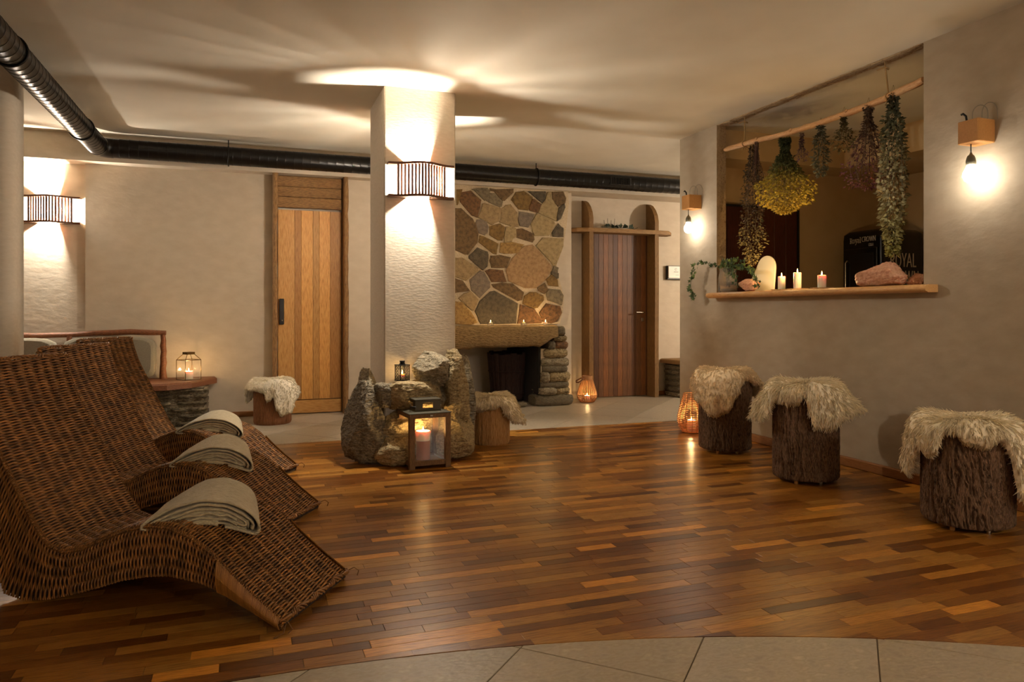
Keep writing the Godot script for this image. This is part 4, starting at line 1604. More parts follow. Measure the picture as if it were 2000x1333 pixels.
func build_loungers() -> void:
	smooth_curve(LT, [Vector2(0.0, 0.028), Vector2(0.1, 0.095), Vector2(0.19, 0.165), Vector2(0.26, 0.228), Vector2(0.34, 0.275), Vector2(0.42, 0.299), Vector2(0.5, 0.298), Vector2(0.58, 0.28), Vector2(0.67, 0.245), Vector2(0.76, 0.203), Vector2(0.83, 0.188), Vector2(0.89, 0.205), Vector2(0.95, 0.275), Vector2(1.02, 0.385), Vector2(1.09, 0.5), Vector2(1.15, 0.595), Vector2(1.2, 0.68), Vector2(1.235, 0.765), Vector2(1.255, 0.825)])
	smooth_curve(LB, [Vector2(0.012, 0.002), Vector2(0.1, 0.045), Vector2(0.2, 0.09), Vector2(0.3, 0.122), Vector2(0.42, 0.135), Vector2(0.5, 0.126), Vector2(0.6, 0.104), Vector2(0.7, 0.07), Vector2(0.8, 0.04), Vector2(0.9, 0.014), Vector2(1.0, 0.003), Vector2(1.08, 0.02), Vector2(1.13, 0.16), Vector2(1.17, 0.33), Vector2(1.215, 0.54), Vector2(1.25, 0.68), Vector2(1.275, 0.80)])
	var W := 0.44
	var first := thing("rattan_lounger", "woven brown rattan wave lounger nearest the viewer", "lounger", Vector3(0.098, 0, -2.364), deg_to_rad(147), "rattan loungers in a row")
	# dark body that carries the weave
	var body := MB.new()
	var rows := []
	var n := 60
	for z in [0.012, W - 0.012]:
		var row := []
		for k in n + 1:
			var q := lounge_top(float(k) / n)
			row.append(Vector3(q.x, q.y - 0.012, z))
		for k in n + 1:
			var q := LB.sample_baked((1.0 - float(k) / n) * LB.get_baked_length())
			row.append(Vector3(q.x, q.y + 0.003, z))
		rows.append(row)
	body.outward(body.grid(rows, true))
	for z in [0.012, W - 0.012]:
		var side := []
		for k in n + 1:
			var q := lounge_top(float(k) / n)
			var p := below(float(k) / n)
			side.append([Vector3(q.x, q.y - 0.012, z), Vector3(p.x, p.y + 0.003, z)])
		body.grid(side)
	part("shell", body, M.cane_shell, first)
	# lying surface: canes across, over and under eight long ribs
	var weave := MB.new()
	var ribs := 10
	var count := 310
	for k in count:
		var t := (k + 0.5) / count
		var q := lounge_top(t)
		var ahead := lounge_top(minf(t + 0.004, 1.0)) - lounge_top(maxf(t - 0.004, 0.0))
		ahead = ahead.normalized()
		var nrm := Vector3(-ahead.y, ahead.x, 0)
		weave.col = cane_color()
		var pts := []
		var phase := PI if k % 2 == 0 else 0.0
		for j in ribs * 4 + 1:
			var v := float(j) / (ribs * 4)
			var a := 0.0065 * sin(v * ribs * PI + phase)
			var edge := minf(v, 1.0 - v) * ribs
			if edge < 0.5:
				a = a * edge * 2.0 - 0.006 * (1.0 - edge * 2.0)
			pts.append(Vector3(q.x, q.y - 0.004, v * W) + nrm * (a + 0.0012 * noise_a.get_noise_2d(k * 0.9, v * 4.0)) + Vector3(ahead.x, ahead.y, 0) * 0.0016 * noise_b.get_noise_2d(k * 0.3, v * 5.0))
		strand(weave, pts, 0.0035, 4, k)
	part("woven_seat", weave, M.cane, first, true)
	# woven flanks
	for s in 2:
		var side := MB.new()
		var cnt := 240
		for k in cnt:
			var t := (k + 0.5) / cnt
			var q := lounge_top(t)
			var p := below(t)
			var bands := 5
			side.col = cane_color()
			var pts := []
			var phase := PI if k % 2 == 0 else 0.0
			for j in bands * 3 + 1:
				var v := float(j) / (bands * 3)
				var w := q.lerp(p, v)
				var a := 0.0045 * sin(v * bands * PI + phase)
				if v < 0.08:
					a = -0.004
				pts.append(Vector3(w.x, w.y, (0.004 - a) if s == 0 else (W - 0.004 + a)))
			strand(side, pts, 0.0035, 4, k + 500)
		part("woven_side", side, M.cane, first, true)
	# tightly wrapped edges of the foot end, lighter in tone
	for s in 2:
		var wrap := MB.new()
		for k in 70:
			var t := 0.012 + 0.19 * k / 70.0
			var q := lounge_top(t * 0.85)
			var p := below(t * 0.85)
			wrap.col = Color(0.27, 0.115, 0.02).lerp(Color(0.38, 0.17, 0.035), rng.randf()) * (0.8 if k % 9 == 0 else 1.0)
			var pts := []
			for j in 7:
				var v := j / 6.0
				var w := q.lerp(p, v)
				var bow := 0.01 * sin(v * PI) + 0.006
				pts.append(Vector3(w.x, w.y + 0.002, -bow if s == 0 else W + bow))
			strand(wrap, pts, 0.0026)
		part("wrapped_edge", wrap, M.wrap, first, true)
	# plaited border at the foot and the head
	for e in 2:
		var border := MB.new()
		for k in 22:
			border.col = cane_color()
			var z0 := W * k / 22.0
			var q := lounge_top(0.004 if e == 0 else 0.997)
			var pts := []
			for j in 7:
				var v := j / 6.0
				pts.append(Vector3(q.x + (-0.006 if e == 0 else 0.004) + 0.008 * cos(v * TAU + k), q.y - 0.004 + 0.012 * sin(v * PI), minf(z0 + v * 0.05, W + 0.004)))
			strand(border, pts, 0.004)
		part("border", border, M.cane, first, true)
	var ends := MB.new()
	ends.col = Color(0.16, 0.07, 0.02)
	for q in [[Vector3(0.005, 0.03, 0.0), Vector3(-0.02, 0.035, -0.012), Vector3(-0.035, 0.012, -0.01), Vector3(-0.025, 0.003, -0.02)], [Vector3(0.01, 0.03, 0.44), Vector3(-0.022, 0.045, 0.45), Vector3(-0.035, 0.03, 0.462), Vector3(-0.03, 0.012, 0.46)], [Vector3(0.0, 0.02, 0.01), Vector3(-0.015, 0.006, -0.03), Vector3(0.0, 0.003, -0.06)]]:
		strand(ends, q, 0.002)
	part("loose_cane_end", ends, M.cane, first, true)
	var labels := ["woven brown rattan wave lounger in the middle of the row", "woven brown rattan wave lounger farthest back, before the wall bench"]
	var at := [Vector3(0.088, 0, -3.387), Vector3(0.024, 0, -4.371)]
	for k in 2:
		var o := first.duplicate()
		o.name = numbered("rattan_lounger")
		add_child(o)
		o.position = at[k]
		o.rotation.y = deg_to_rad([147.0, 145.0][k])
		o.set_meta("label", labels[k])
	# folded blankets on the knees
	var bl := thing("folded_blanket", "folded sage beige blanket on the nearest rattan lounger", "blanket", Vector3(-0.345, 0.274, -2.645), 0.0, "folded blankets on the loungers")
	build_blanket(bl)
	var names := ["folded sage beige blanket on the middle rattan lounger", "folded sage beige blanket on the farthest rattan lounger"]
	for k in 2:
		var o := bl.duplicate()
		o.name = numbered("folded_blanket")
		add_child(o)
		o.position = Vector3(-0.345, 0.276, -2.645) + [Vector3(-0.012, 0, -1.02), Vector3(-0.075, 0, -2.01)][k]
		o.rotation.y = [0.03, 0.0][k]
		o.scale = Vector3([0.98, 1.0][k], [0.97, 0.95][k], [1.0, 0.95][k])
		o.set_meta("label", names[k])


func ribbon(m: MB, line: Array, thick: float, z0: float, z1: float, steps: int, shift: Callable) -> void:
	# a cloth layer: the outline of a thick line carried from z0 (near) to z1
	var c := Curve2D.new()
	smooth_curve(c, line)
	var n := 44
	var ring := []
	var pts := []
	for k in n + 1:
		pts.append(c.sample_baked(c.get_baked_length() * k / n, true))
	for k in n + 1:
		var d: Vector2 = (pts[mini(k + 1, n)] - pts[maxi(k - 1, 0)]).normalized()
		ring.append(pts[k] + Vector2(-d.y, d.x) * thick / 2)
	for k in n + 1:
		var i := n - k
		var d: Vector2 = (pts[mini(i + 1, n)] - pts[maxi(i - 1, 0)]).normalized()
		ring.append(pts[i] - Vector2(-d.y, d.x) * thick / 2)
	var rows := []
	for s in steps + 1:
		var t := float(s) / steps
		var row := []
		for q in ring:
			row.append(shift.call(q, t, lerpf(z0, z1, t)))
		rows.append(row)
	# rounded lip at the open edge
	var lip := []
	for k in ring.size():
		var i := ring.size() - 1 - k
		var mid: Vector2 = (ring[k] + ring[i]) / 2
		lip.append(shift.call(mid + (ring[k] - mid) * 0.45, 0.0, z0 + thick * 0.35))
	rows.push_front(lip)
	var lip2 := []
	for k in ring.size():
		var i := ring.size() - 1 - k
		var mid: Vector2 = (ring[k] + ring[i]) / 2
		lip2.append(shift.call(mid, 0.0, z0 + thick * 0.42))
	rows.push_front(lip2)
	m.outward(m.grid(rows, true))


func build_blanket(root: Node3D) -> void:
	# x along the open side, y up from the wicker, z away from the eye
	var shift := func(q: Vector2, t: float, z: float) -> Vector3:
		var x := q.x
		var y := q.y
		var lift := 0.035 * smoothstep(0.0, 1.0, t) * clampf(y / 0.07, 0.0, 1.0) * smoothstep(0.05, 0.3, x)
		var tuck := smoothstep(0.8, 1.0, t)
		y = (y + lift) * (1.0 - 0.45 * tuck * tuck) 
		x = x + 0.05 * t * (1.0 - smoothstep(0.0, 0.25, q.x)) - 0.01 * t * smoothstep(0.3, 0.38, q.x)
		y += 0.003 * noise_b.get_noise_2d(x * 14.0, z * 14.0) * clampf(y / 0.06, 0.0, 1.0)
		x += 0.004 * noise_b.get_noise_2d(z * 12.0, y * 20.0 + 7.0)
		# follows the knee of the lounger: down to the right
		return Vector3(x, y - 1.3 * maxf(0.0, x - 0.15) * maxf(0.0, x - 0.15), z)
	var outer := MB.new()
	ribbon(outer, [Vector2(0.09, 0.004), Vector2(0.02, 0.004), Vector2(0.003, 0.010), Vector2(0.014, 0.024), Vector2(0.05, 0.046), Vector2(0.1, 0.068), Vector2(0.16, 0.083), Vector2(0.23, 0.09), Vector2(0.3, 0.088), Vector2(0.35, 0.074), Vector2(0.372, 0.048), Vector2(0.366, 0.02), Vector2(0.34, 0.008), Vector2(0.26, 0.006)], 0.009, 0.0, -0.27, 14, shift)
	part("outer_fold", outer, M.blanket, root)
	var layers := [
		[[Vector2(0.02, 0.014), Vector2(0.06, 0.034), Vector2(0.12, 0.056), Vector2(0.19, 0.072), Vector2(0.26, 0.075), Vector2(0.32, 0.064), Vector2(0.352, 0.044), Vector2(0.348, 0.024)], -0.004],
		[[Vector2(0.03, 0.012), Vector2(0.08, 0.03), Vector2(0.12, 0.04), Vector2(0.15, 0.052), Vector2(0.2, 0.056), Vector2(0.25, 0.06), Vector2(0.3, 0.05), Vector2(0.33, 0.036), Vector2(0.32, 0.024), Vector2(0.28, 0.03)], -0.008],
		[[Vector2(0.05, 0.013), Vector2(0.1, 0.022), Vector2(0.14, 0.036), Vector2(0.18, 0.036), Vector2(0.21, 0.045), Vector2(0.25, 0.041), Vector2(0.27, 0.046), Vector2(0.3, 0.036)], -0.006],
		[[Vector2(0.085, 0.013), Vector2(0.12, 0.02), Vector2(0.15, 0.021), Vector2(0.19, 0.028), Vector2(0.23, 0.028), Vector2(0.27, 0.03), Vector2(0.3, 0.022)], -0.003],
		[[Vector2(0.1, 0.006), Vector2(0.14, 0.010), Vector2(0.18, 0.008), Vector2(0.23, 0.014), Vector2(0.28, 0.014), Vector2(0.33, 0.012)], -0.012]]
	for k in layers.size():
		var m := MB.new()
		ribbon(m, layers[k][0], 0.0095, layers[k][1], -0.24, 5, shift)
		part("inner_fold", m, M.blanket, root)
	var fill := MB.new()
	ribbon(fill, [Vector2(0.05, 0.02), Vector2(0.15, 0.04), Vector2(0.25, 0.045), Vector2(0.34, 0.035)], 0.045, -0.03, -0.255, 5, shift)
	part("core_fold", fill, M.blanket, root)
	# ends of the tie cord
	var knot := MB.new()
	for q in [[Vector3(0.1, 0.012, 0.004), Vector3(0.135, 0.014, 0.008), Vector3(0.15, 0.012, 0.0)], [Vector3(0.165, 0.01, 0.004), Vector3(0.18, 0.016, 0.008), Vector3(0.21, 0.012, 0.004), Vector3(0.24, 0.004, 0.0)]]:
		knot.tube(q, 0.009, 8)
	part("hem", knot, M.blanket, root, true)


# ---------------------------------------------------------------- rocks
func rock(called: String, label: String, at: Vector3, size: Vector3, turn: float, seed: int, material: Material, category: String, cuts: Array, group := "", boxy := 3.0, tilt := 0.0) -> void:
	# a boulder: a rounded block split by flat planes, then roughened in layers; at is the middle of its underside
	var r := RandomNumberGenerator.new()
	r.seed = seed
	var planes := []
	for k in 12:
		var d := Vector3(r.randf_range(-1, 1), r.randf_range(-0.7, 1), r.randf_range(-1, 1)).normalized()
		planes.append([d, r.randf_range(0.66, 0.92) if boxy < 4.5 else r.randf_range(1.0, 1.2)])
	for d in cuts:
		planes.append([(d as Vector3).normalized(), (d as Vector3).length()])
	var m := MB.new()
	var rows := []
	var nv := 46
	var nu := 88
	var lo := Vector3.ONE * 9
	var hi := -lo
	for j in nv + 1:
		var f := PI * j / nv
		var row := []
		for i in nu:
			var g := TAU * i / nu
			var d := Vector3(sin(f) * cos(g), cos(f), sin(f) * sin(g))
			var q := pow(pow(absf(d.x), boxy) + pow(absf(d.y), boxy) + pow(absf(d.z), boxy), -1.0 / boxy)
			for p in planes:
				var dot := d.dot(p[0])
				if dot > 0.05:
					q = minf(q, p[1] / dot)
			var w := d * q
			q *= 1.0 + 0.06 * noise_a.get_noise_3d(d.x * 1.7 + seed, d.y * 2.2, d.z * 1.7) + 0.08 * absf(noise_a.get_noise_3d(w.x * 1.6 + w.y * 1.5, w.y * 7.0 + seed, w.z * 1.6)) - 0.07 * absf(noise_b.get_noise_3d(w.x * 3.0 + seed, w.y * 4.0, w.z * 3.0)) + 0.03 * noise_a.get_noise_3d(d.x * 9.0, d.y * 12.0 + seed, d.z * 9.0)
			w = d * q
			lo = Vector3(minf(lo.x, w.x), minf(lo.y, w.y), minf(lo.z, w.z))
			hi = Vector3(maxf(hi.x, w.x), maxf(hi.y, w.y), maxf(hi.z, w.z))
			row.append(w)
		rows.append(row)
	for j in rows.size():
		for i in nu:
			var q: Vector3 = (rows[j][i] - lo) / (hi - lo)
			rows[j][i] = Vector3((q.x - 0.5) * size.x, q.y * size.y, (q.z - 0.5) * size.z)
	m.outward(m.grid(rows, true))
	var o := whole(called, m, material, label, category, at, group)
	o.rotation = Vector3(0, turn, tilt)


func build_rocks() -> void:
	var g := "boulders round the foot of the column"
	rock("boulder", "large leaning grey boulder at the left of the rock group", Vector3(0.725, 0.0, -4.83), Vector3(0.30, 0.54, 0.38), 0.15, 3, M.rock[2], "rock", [Vector3(-0.85, 0.5, 0.1) * 0.62, Vector3(0.8, 0.5, 0.2) * 0.68, Vector3(0.1, 0.35, 0.9) * 0.72, Vector3(-0.4, -0.25, 0.85) * 0.85], g, 5.0)
	rock("boulder", "pointed brown slab standing up at the left back of the rock group", Vector3(0.775, 0.28, -5.02), Vector3(0.15, 0.33, 0.2), 0.4, 5, M.rock[0], "rock", [Vector3(0.8, 0.6, 0.0) * 0.42, Vector3(-0.9, 0.4, 0) * 0.72, Vector3(0.0, 0.5, 0.8) * 0.75], g, 5.0)
	rock("boulder", "low striped boulder at the front of the rock group beside the wooden lantern", Vector3(0.885, 0.0, -4.70), Vector3(0.27, 0.215, 0.3), -0.2, 7, M.rock[1], "rock", [Vector3(0.1, 0.8, 0.5) * 0.74, Vector3(-0.7, 0.5, 0.5) * 0.8, Vector3(0.8, 0.4, 0.3) * 0.85], g, 5.0)
	rock("boulder", "small square topped stone left of the little black lantern", Vector3(0.825, 0.36, -4.79), Vector3(0.125, 0.165, 0.2), 0.1, 9, M.rock[2], "rock", [Vector3(0.0, 0.8, 0.0)], g, 5.0)
	rock("boulder", "broad pale layered slab that carries the little black lantern", Vector3(1.02, 0.335, -4.785), Vector3(0.37, 0.2, 0.3), 0.05, 11, M.rock[1], "rock", [Vector3(0.0, 0.86, 0.0)], g, 5.0)
	rock("boulder", "rough stone under the pale slab, lit by the lantern candle", Vector3(0.965, 0.02, -4.80), Vector3(0.42, 0.35, 0.25), 0.2, 13, M.rock[1], "rock", [Vector3(0.0, 0.1, 0.8)], g, 4.0)
	rock("boulder", "rounded grey boulder on top of the rock group, right of the little lantern", Vector3(1.17, 0.485, -4.79), Vector3(0.255, 0.245, 0.26), 0.4, 15, M.rock[0], "rock", [Vector3(-0.7, 0.65, 0.2) * 0.72, Vector3(0.2, 0.9, 0.3) * 0.8, Vector3(-0.5, -0.6, 0.6) * 0.8, Vector3(0.6, 0.1, 0.8) * 0.85], g, 5.0)
	rock("boulder", "tall upright brown stone at the right of the rock group", Vector3(1.325, 0.2, -4.80), Vector3(0.19, 0.545, 0.25), 0.1, 17, M.rock[1], "rock", [Vector3(0.8, 0.6, 0.1) * 0.82, Vector3(-0.7, 0.7, 0.1) * 0.88, Vector3(0.5, 0.1, 0.8) * 0.85], g, 5.0, 0.03)
	rock("boulder", "narrow grey stone behind the tall upright stone", Vector3(1.46, 0.0, -5.03), Vector3(0.15, 0.69, 0.3), 0.0, 19, M.rock[0], "rock", [], g, 3.0)
	rock("boulder", "big fluted boulder low at the right of the rock group", Vector3(1.315, 0.0, -4.76), Vector3(0.27, 0.36, 0.3), -0.3, 21, M.rock[1], "rock", [Vector3(0.75, 0.5, 0.3) * 0.68, Vector3(-0.6, 0.6, 0.5) * 0.8, Vector3(0.0, 0.3, 0.9) * 0.8], g, 5.0, 0.04)
	rock("boulder", "small dark wedge stone in the gap under the rounded grey boulder", Vector3(1.2, 0.32, -4.80), Vector3(0.16, 0.2, 0.2), 0.0, 23, M.rock[2], "rock", [], g, 3.0)
	rock("boulder", "dark low stone filling the foot of the rock group behind the wooden lantern", Vector3(1.12, 0.0, -4.84), Vector3(0.3, 0.25, 0.2), 0.0, 25, M.rock[2], "rock", [], g, 3.0)


# ---------------------------------------------------------------- stools and sheepskins
func table_at(t: Array, a: float, col: int) -> float:
	# smooth reading of a table of [angle in degrees, hang, flare]
	var n := t.size()
	for k in n:
		var p: Array = t[k]
		var q: Array = t[(k + 1) % n]
		var a0: float = p[0]
		var a1: float = q[0] + (360.0 if k == n - 1 else 0.0)
		var x := a
		if x < a0:
			x += 360.0
		if x >= a0 and x <= a1:
			var f := smoothstep(0.0, 1.0, (x - a0) / (a1 - a0))
			return lerpf(p[col] if p.size() > col else 0.0, q[col] if q.size() > col else 0.0, f)
	return 0.0


func fleece_point(R: float, H: float, face: float, t: Array, ang: float, rho: float) -> Vector3:
	var deg := rad_to_deg(ang)
	var hang := table_at(t, deg, 1)
	var flare := table_at(t, deg, 2)
	var d := rho * (R + hang)
	var b := 0.035
	var x := d
	var y := H + 0.012 * sin(ang * 3.0 + 1.0) * smoothstep(0.0, R, d) + 0.008 * (1.0 - d / R)
	var over := d - (R - 0.015)
	if over > 0.0:
		var bend := minf(over / b, PI / 2)
		x = R - 0.015 + b * sin(bend)
		y -= b * (1.0 - cos(bend))
		if over > b * PI / 2:
			var rest := over - b * PI / 2
			y -= rest * (1.0 - flare)
			x += rest * flare * 1.2 + 0.006 * sin(ang * 11.0) * rest / 0.1
	# ang 0 looks to the camera, growing to the picture's right
	var w := face + ang
	var bump := 0.006 * noise_b.get_noise_3d(x * 18.0 * cos(w) + R * 90.0, y * 18.0, x * 18.0 * sin(w))
	var puff := 0.024 * sqrt(maxf(0.0, 1.0 - pow(rho, 10.0)))
	var side := clampf(over / (b * PI / 2), 0.0, 1.0)
	x += (puff * side + bump * 1.5 + 0.006)
	return Vector3(sin(w) * x, y + puff * (1.0 - side) + bump, cos(w) * x)


func sheepskin(at: Vector3, R: float, H: float, t: Array, label: String, fur: float, tone: Color, count: int) -> void:
	var o := thing("sheepskin", label, "sheepskin", at, 0.0, "sheepskins on the stools")
	var face := atan2(-at.x, -at.z)
	var m := MB.new()
	var rows := []
	for j in 21:
		var row := []
		for k in 120:
			var a := -PI + TAU * k / 120.0
			row.append(fleece_point(R, H, face, t, a, maxf(j / 20.0, 0.01)))
		rows.append(row)
	m.grid(rows, true)
	var skin: StandardMaterial3D = plain(Color(tone.r * 0.97, tone.g * 0.97, tone.b * 0.97).linear_to_srgb(), 0.95)
	part("hide", m, skin, o)
	if not M.has("tuft"):
		var q := MB.new()
		var tr := []
		for j in 4:
			var v := j / 3.0
			var ring := []
			for k in 3:
				var f := TAU * k / 3.0
				ring.append(Vector3(cos(f) * (1.0 - v * 0.85) * 0.5 + 0.35 * v * v * 2.0, v, sin(f) * (1.0 - v * 0.85) * 0.5))
			tr.append(ring)
		q.outward(q.grid(tr, true))
		M.tuft = q.mesh()
	var mm := MultiMesh.new()
	mm.transform_format = MultiMesh.TRANSFORM_3D
	mm.use_colors = true
	mm.mesh = M.tuft
	mm.instance_count = count
	for k in count:
		var a := rng.randf_range(-PI, PI)
		var rho := sqrt(rng.randf())
		if rng.randf() < 0.16:
			rho = rng.randf_range(0.97, 1.0)
		var p := fleece_point(R, H, face, t, a, rho)
		var pa := fleece_point(R, H, face, t, a + 0.02, rho)
		var pr := fleece_point(R, H, face, t, a, minf(rho + 0.01, 1.0) if rho < 0.99 else rho - 0.01)
		var down := (pr - p) if rho < 0.99 else (p - pr)
		var n := (pr - p).cross(pa - p)
		if rho >= 0.99:
			n = -n
		n = n.normalized()
		if n.dot(Vector3(p.x, 0.3, p.z)) < 0.0 and n.y < 0.3:
			n = -n
		if n.y < -0.2:
			n = -n
		var dir := (n * 0.45 + down.normalized() * 0.9 + Vector3(rng.randf_range(-1, 1), rng.randf_range(-1, 1), rng.randf_range(-1, 1)) * 0.3 + Vector3.DOWN * 0.1).normalized()
		var len := fur * rng.randf_range(0.7, 1.2)
		var side := dir.cross(n).normalized()
		if side.length() < 0.5:
			side = dir.cross(Vector3.RIGHT).normalized()
		var fw := side.cross(dir)
		var wd := rng.randf_range(0.005, 0.009)
		mm.set_instance_transform(k, Transform3D(Basis(fw * -wd, dir * len, side * wd), p))
		var sh := rng.randf_range(0.85, 1.04)
		mm.set_instance_color(k, Color(tone.r * sh, tone.g * sh, tone.b * sh * rng.randf_range(0.94, 1.0)))
	var mi := MultiMeshInstance3D.new()
	mi.name = "wool"
	mi.multimesh = mm
	mi.material_override = M.fur
	mi.set_meta("kind", "stuff")
	o.add_child(mi)


func stump(called: String, label: String, at: Vector3, R: float, H: float, bark: bool, seed: int, material: Material, group: String) -> void:
	var s := thing(called, label, "stool", at, 0.0, group)
	var m := MB.new()
	var rows := []
	var nu := 260 if bark else 200
	var nv := 46 if bark else 20
	var lift := 0.022 if bark else 0.0
	for j in nv + 1:
		var y := lift + (H - lift) * j / nv
		var row := []
		for k in nu:
			var f := TAU * k / nu
			var r := R * (1.0 + 0.025 * sin(2 * f + seed) + 0.015 * sin(3 * f + seed * 2))
			if bark:
				var wob := noise_b.get_noise_3d(cos(f) * 3 + seed, y * 5.0, sin(f) * 3) * 0.12
				var n := noise_a.get_noise_3d(cos(f + wob) * R * 62 + seed, y * 1.5, sin(f + wob) * R * 62)
				r += 0.006 * absf(n) - 0.013 * exp(-n * n / 0.008) + 0.003 * noise_a.get_noise_3d(cos(f) * 22, y * 60, sin(f) * 22 + seed)
			else:
				var n := noise_a.get_noise_3d(cos(f) * R * 44 + seed, y * 1.2, sin(f) * R * 44)
				r += 0.004 * n - 0.006 * exp(-n * n / 0.004)
			var e := minf(y - lift, H - y)
			if e < 0.008:
				r -= 0.008 - e
			row.append(Vector3(cos(f) * r, y, sin(f) * r))
		rows.append(row)
	var from := m.grid(rows, true)
	m.outward(from)
	var back: Array = rows[0]
	m.cap(back)
	var top: Array = rows[nv].duplicate()
	top.reverse()
	m.cap(top)
	part("trunk", m, material, s)
	if bark:
		for k in 3:
			var p := MB.new()
			p.lathe([Vector2(0.0, 0.0), Vector2(0.011, 0.0), Vector2(0.011, 0.03), Vector2(0.0, 0.03)], 10)
			var face := atan2(-at.x, -at.z)
			var f: float = face + [-0.35, 0.55, 2.6][k]
			var o := part("foot", p, M.chrome if k == 1 else M.block, s)
			o.position = Vector3(sin(f), 0, cos(f)) * R * 0.82


func build_stools() -> void:
	var cream := Color(0.98, 0.86, 0.64)
	var g := "bark covered stump stools along the right wall"
	var g2 := "peeled stump stools"
	stump("stump_stool", "dark bark stump stool farthest along the right wall, beside the wicker lantern", Vector3(3.20, 0, -4.35), 0.178, 0.555, true, 1, M.bark, g)
	stump("stump_stool", "dark bark stump stool in the middle of the three at the right wall", Vector3(3.10, 0, -3.44), 0.185, 0.55, true, 2, M.bark, g)
	stump("stump_stool", "dark bark stump stool at the right edge, nearest the viewer", Vector3(3.165, 0, -2.465), 0.195, 0.475, true, 3, M.bark, g)
	stump("stump_stool", "peeled reddish stump stool in front of the narrow oak door", Vector3(0.18, 0, -6.80), 0.165, 0.36, false, 4, M.peeled_dark, g2)
	stump("stump_stool", "peeled yellowish stump stool beside the rock group", Vector3(1.715, 0, -5.23), 0.152, 0.325, false, 5, M.peeled, g2)
	sheepskin(Vector3(3.20, 0, -4.35), 0.178, 0.56, [[-140.0, 0.12], [-100.0, 0.15, 0.1], [-75.0, 0.16, 0.12], [-55.0, 0.2, 0.1], [-35.0, 0.27], [-15.0, 0.29], [5.0, 0.26], [22.0, 0.17], [32.0, 0.08], [40.0, 0.035], [55.0, 0.03], [68.0, 0.07, 0.3], [85.0, 0.1, 0.6], [105.0, 0.2, 0.1], [150.0, 0.15]], "tan tinged sheepskin on the farthest bark stump stool", 0.022, Color(0.97, 0.79, 0.52), 5500)
	sheepskin(Vector3(3.10, 0, -3.44), 0.185, 0.555, [[-125.0, 0.1], [-100.0, 0.2, 0.25], [-80.0, 0.27, 0.35], [-62.0, 0.22, 0.25], [-50.0, 0.07], [-30.0, 0.085], [-10.0, 0.09], [-2.0, 0.05], [4.0, 0.13], [12.0, 0.23], [30.0, 0.24, 0.1], [55.0, 0.2, 0.3], [78.0, 0.17, 0.55], [100.0, 0.15, 0.4], [140.0, 0.1]], "shaggy cream sheepskin on the middle bark stump stool", 0.034, cream, 5500)
	sheepskin(Vector3(3.165, 0, -2.465), 0.195, 0.48, [[-125.0, 0.14], [-98.0, 0.24, 0.1], [-82.0, 0.29, 0.08], [-68.0, 0.2, 0.05], [-56.0, 0.11], [-42.0, 0.15, 0.1], [-30.0, 0.13, 0.1], [-22.0, 0.035], [-14.0, 0.04], [0.0, 0.085], [20.0, 0.10], [34.0, 0.06], [46.0, 0.1], [54.0, 0.32, 0.12], [70.0, 0.36, 0.14], [92.0, 0.3, 0.14], [110.0, 0.2], [150.0, 0.12]], "cream sheepskin on the bark stump stool at the right edge", 0.027, cream, 5500)
	sheepskin(Vector3(0.18, 0, -6.80), 0.165, 0.37, [[-140.0, 0.1], [-116.0, 0.24, 0.2], [-98.0, 0.1, 0.4], [-75.0, 0.07, 0.5], [-45.0, 0.06, 0.2], [-22.0, 0.08], [-13.0, 0.16], [-5.0, 0.16], [2.0, 0.13], [9.0, 0.24], [25.0, 0.29], [45.0, 0.27, 0.1], [60.0, 0.18, 0.25], [80.0, 0.1, 0.5], [100.0, 0.08, 0.6], [150.0, 0.08]], "white sheepskin on the stump stool by the narrow oak door", 0.016, Color(0.98, 0.90, 0.74), 5000)
	sheepskin(Vector3(1.715, 0, -5.23), 0.152, 0.335, [[-150.0, 0.08], [-100.0, 0.1], [-78.0, 0.2], [-62.0, 0.28], [-48.0, 0.2], [-36.0, 0.07], [-10.0, 0.075], [10.0, 0.07], [26.0, 0.05], [36.0, 0.12, 0.15], [55.0, 0.19, 0.25], [75.0, 0.22, 0.35], [95.0, 0.15, 0.3], [130.0, 0.08]], "cream sheepskin on the stump stool beside the rock group", 0.028, cream, 5000)


# ---------------------------------------------------------------- lanterns
func bar(m: MB, a: Vector3, b: Vector3, w: float) -> void:
	m.tube([a, b], w * 0.7071, 4)


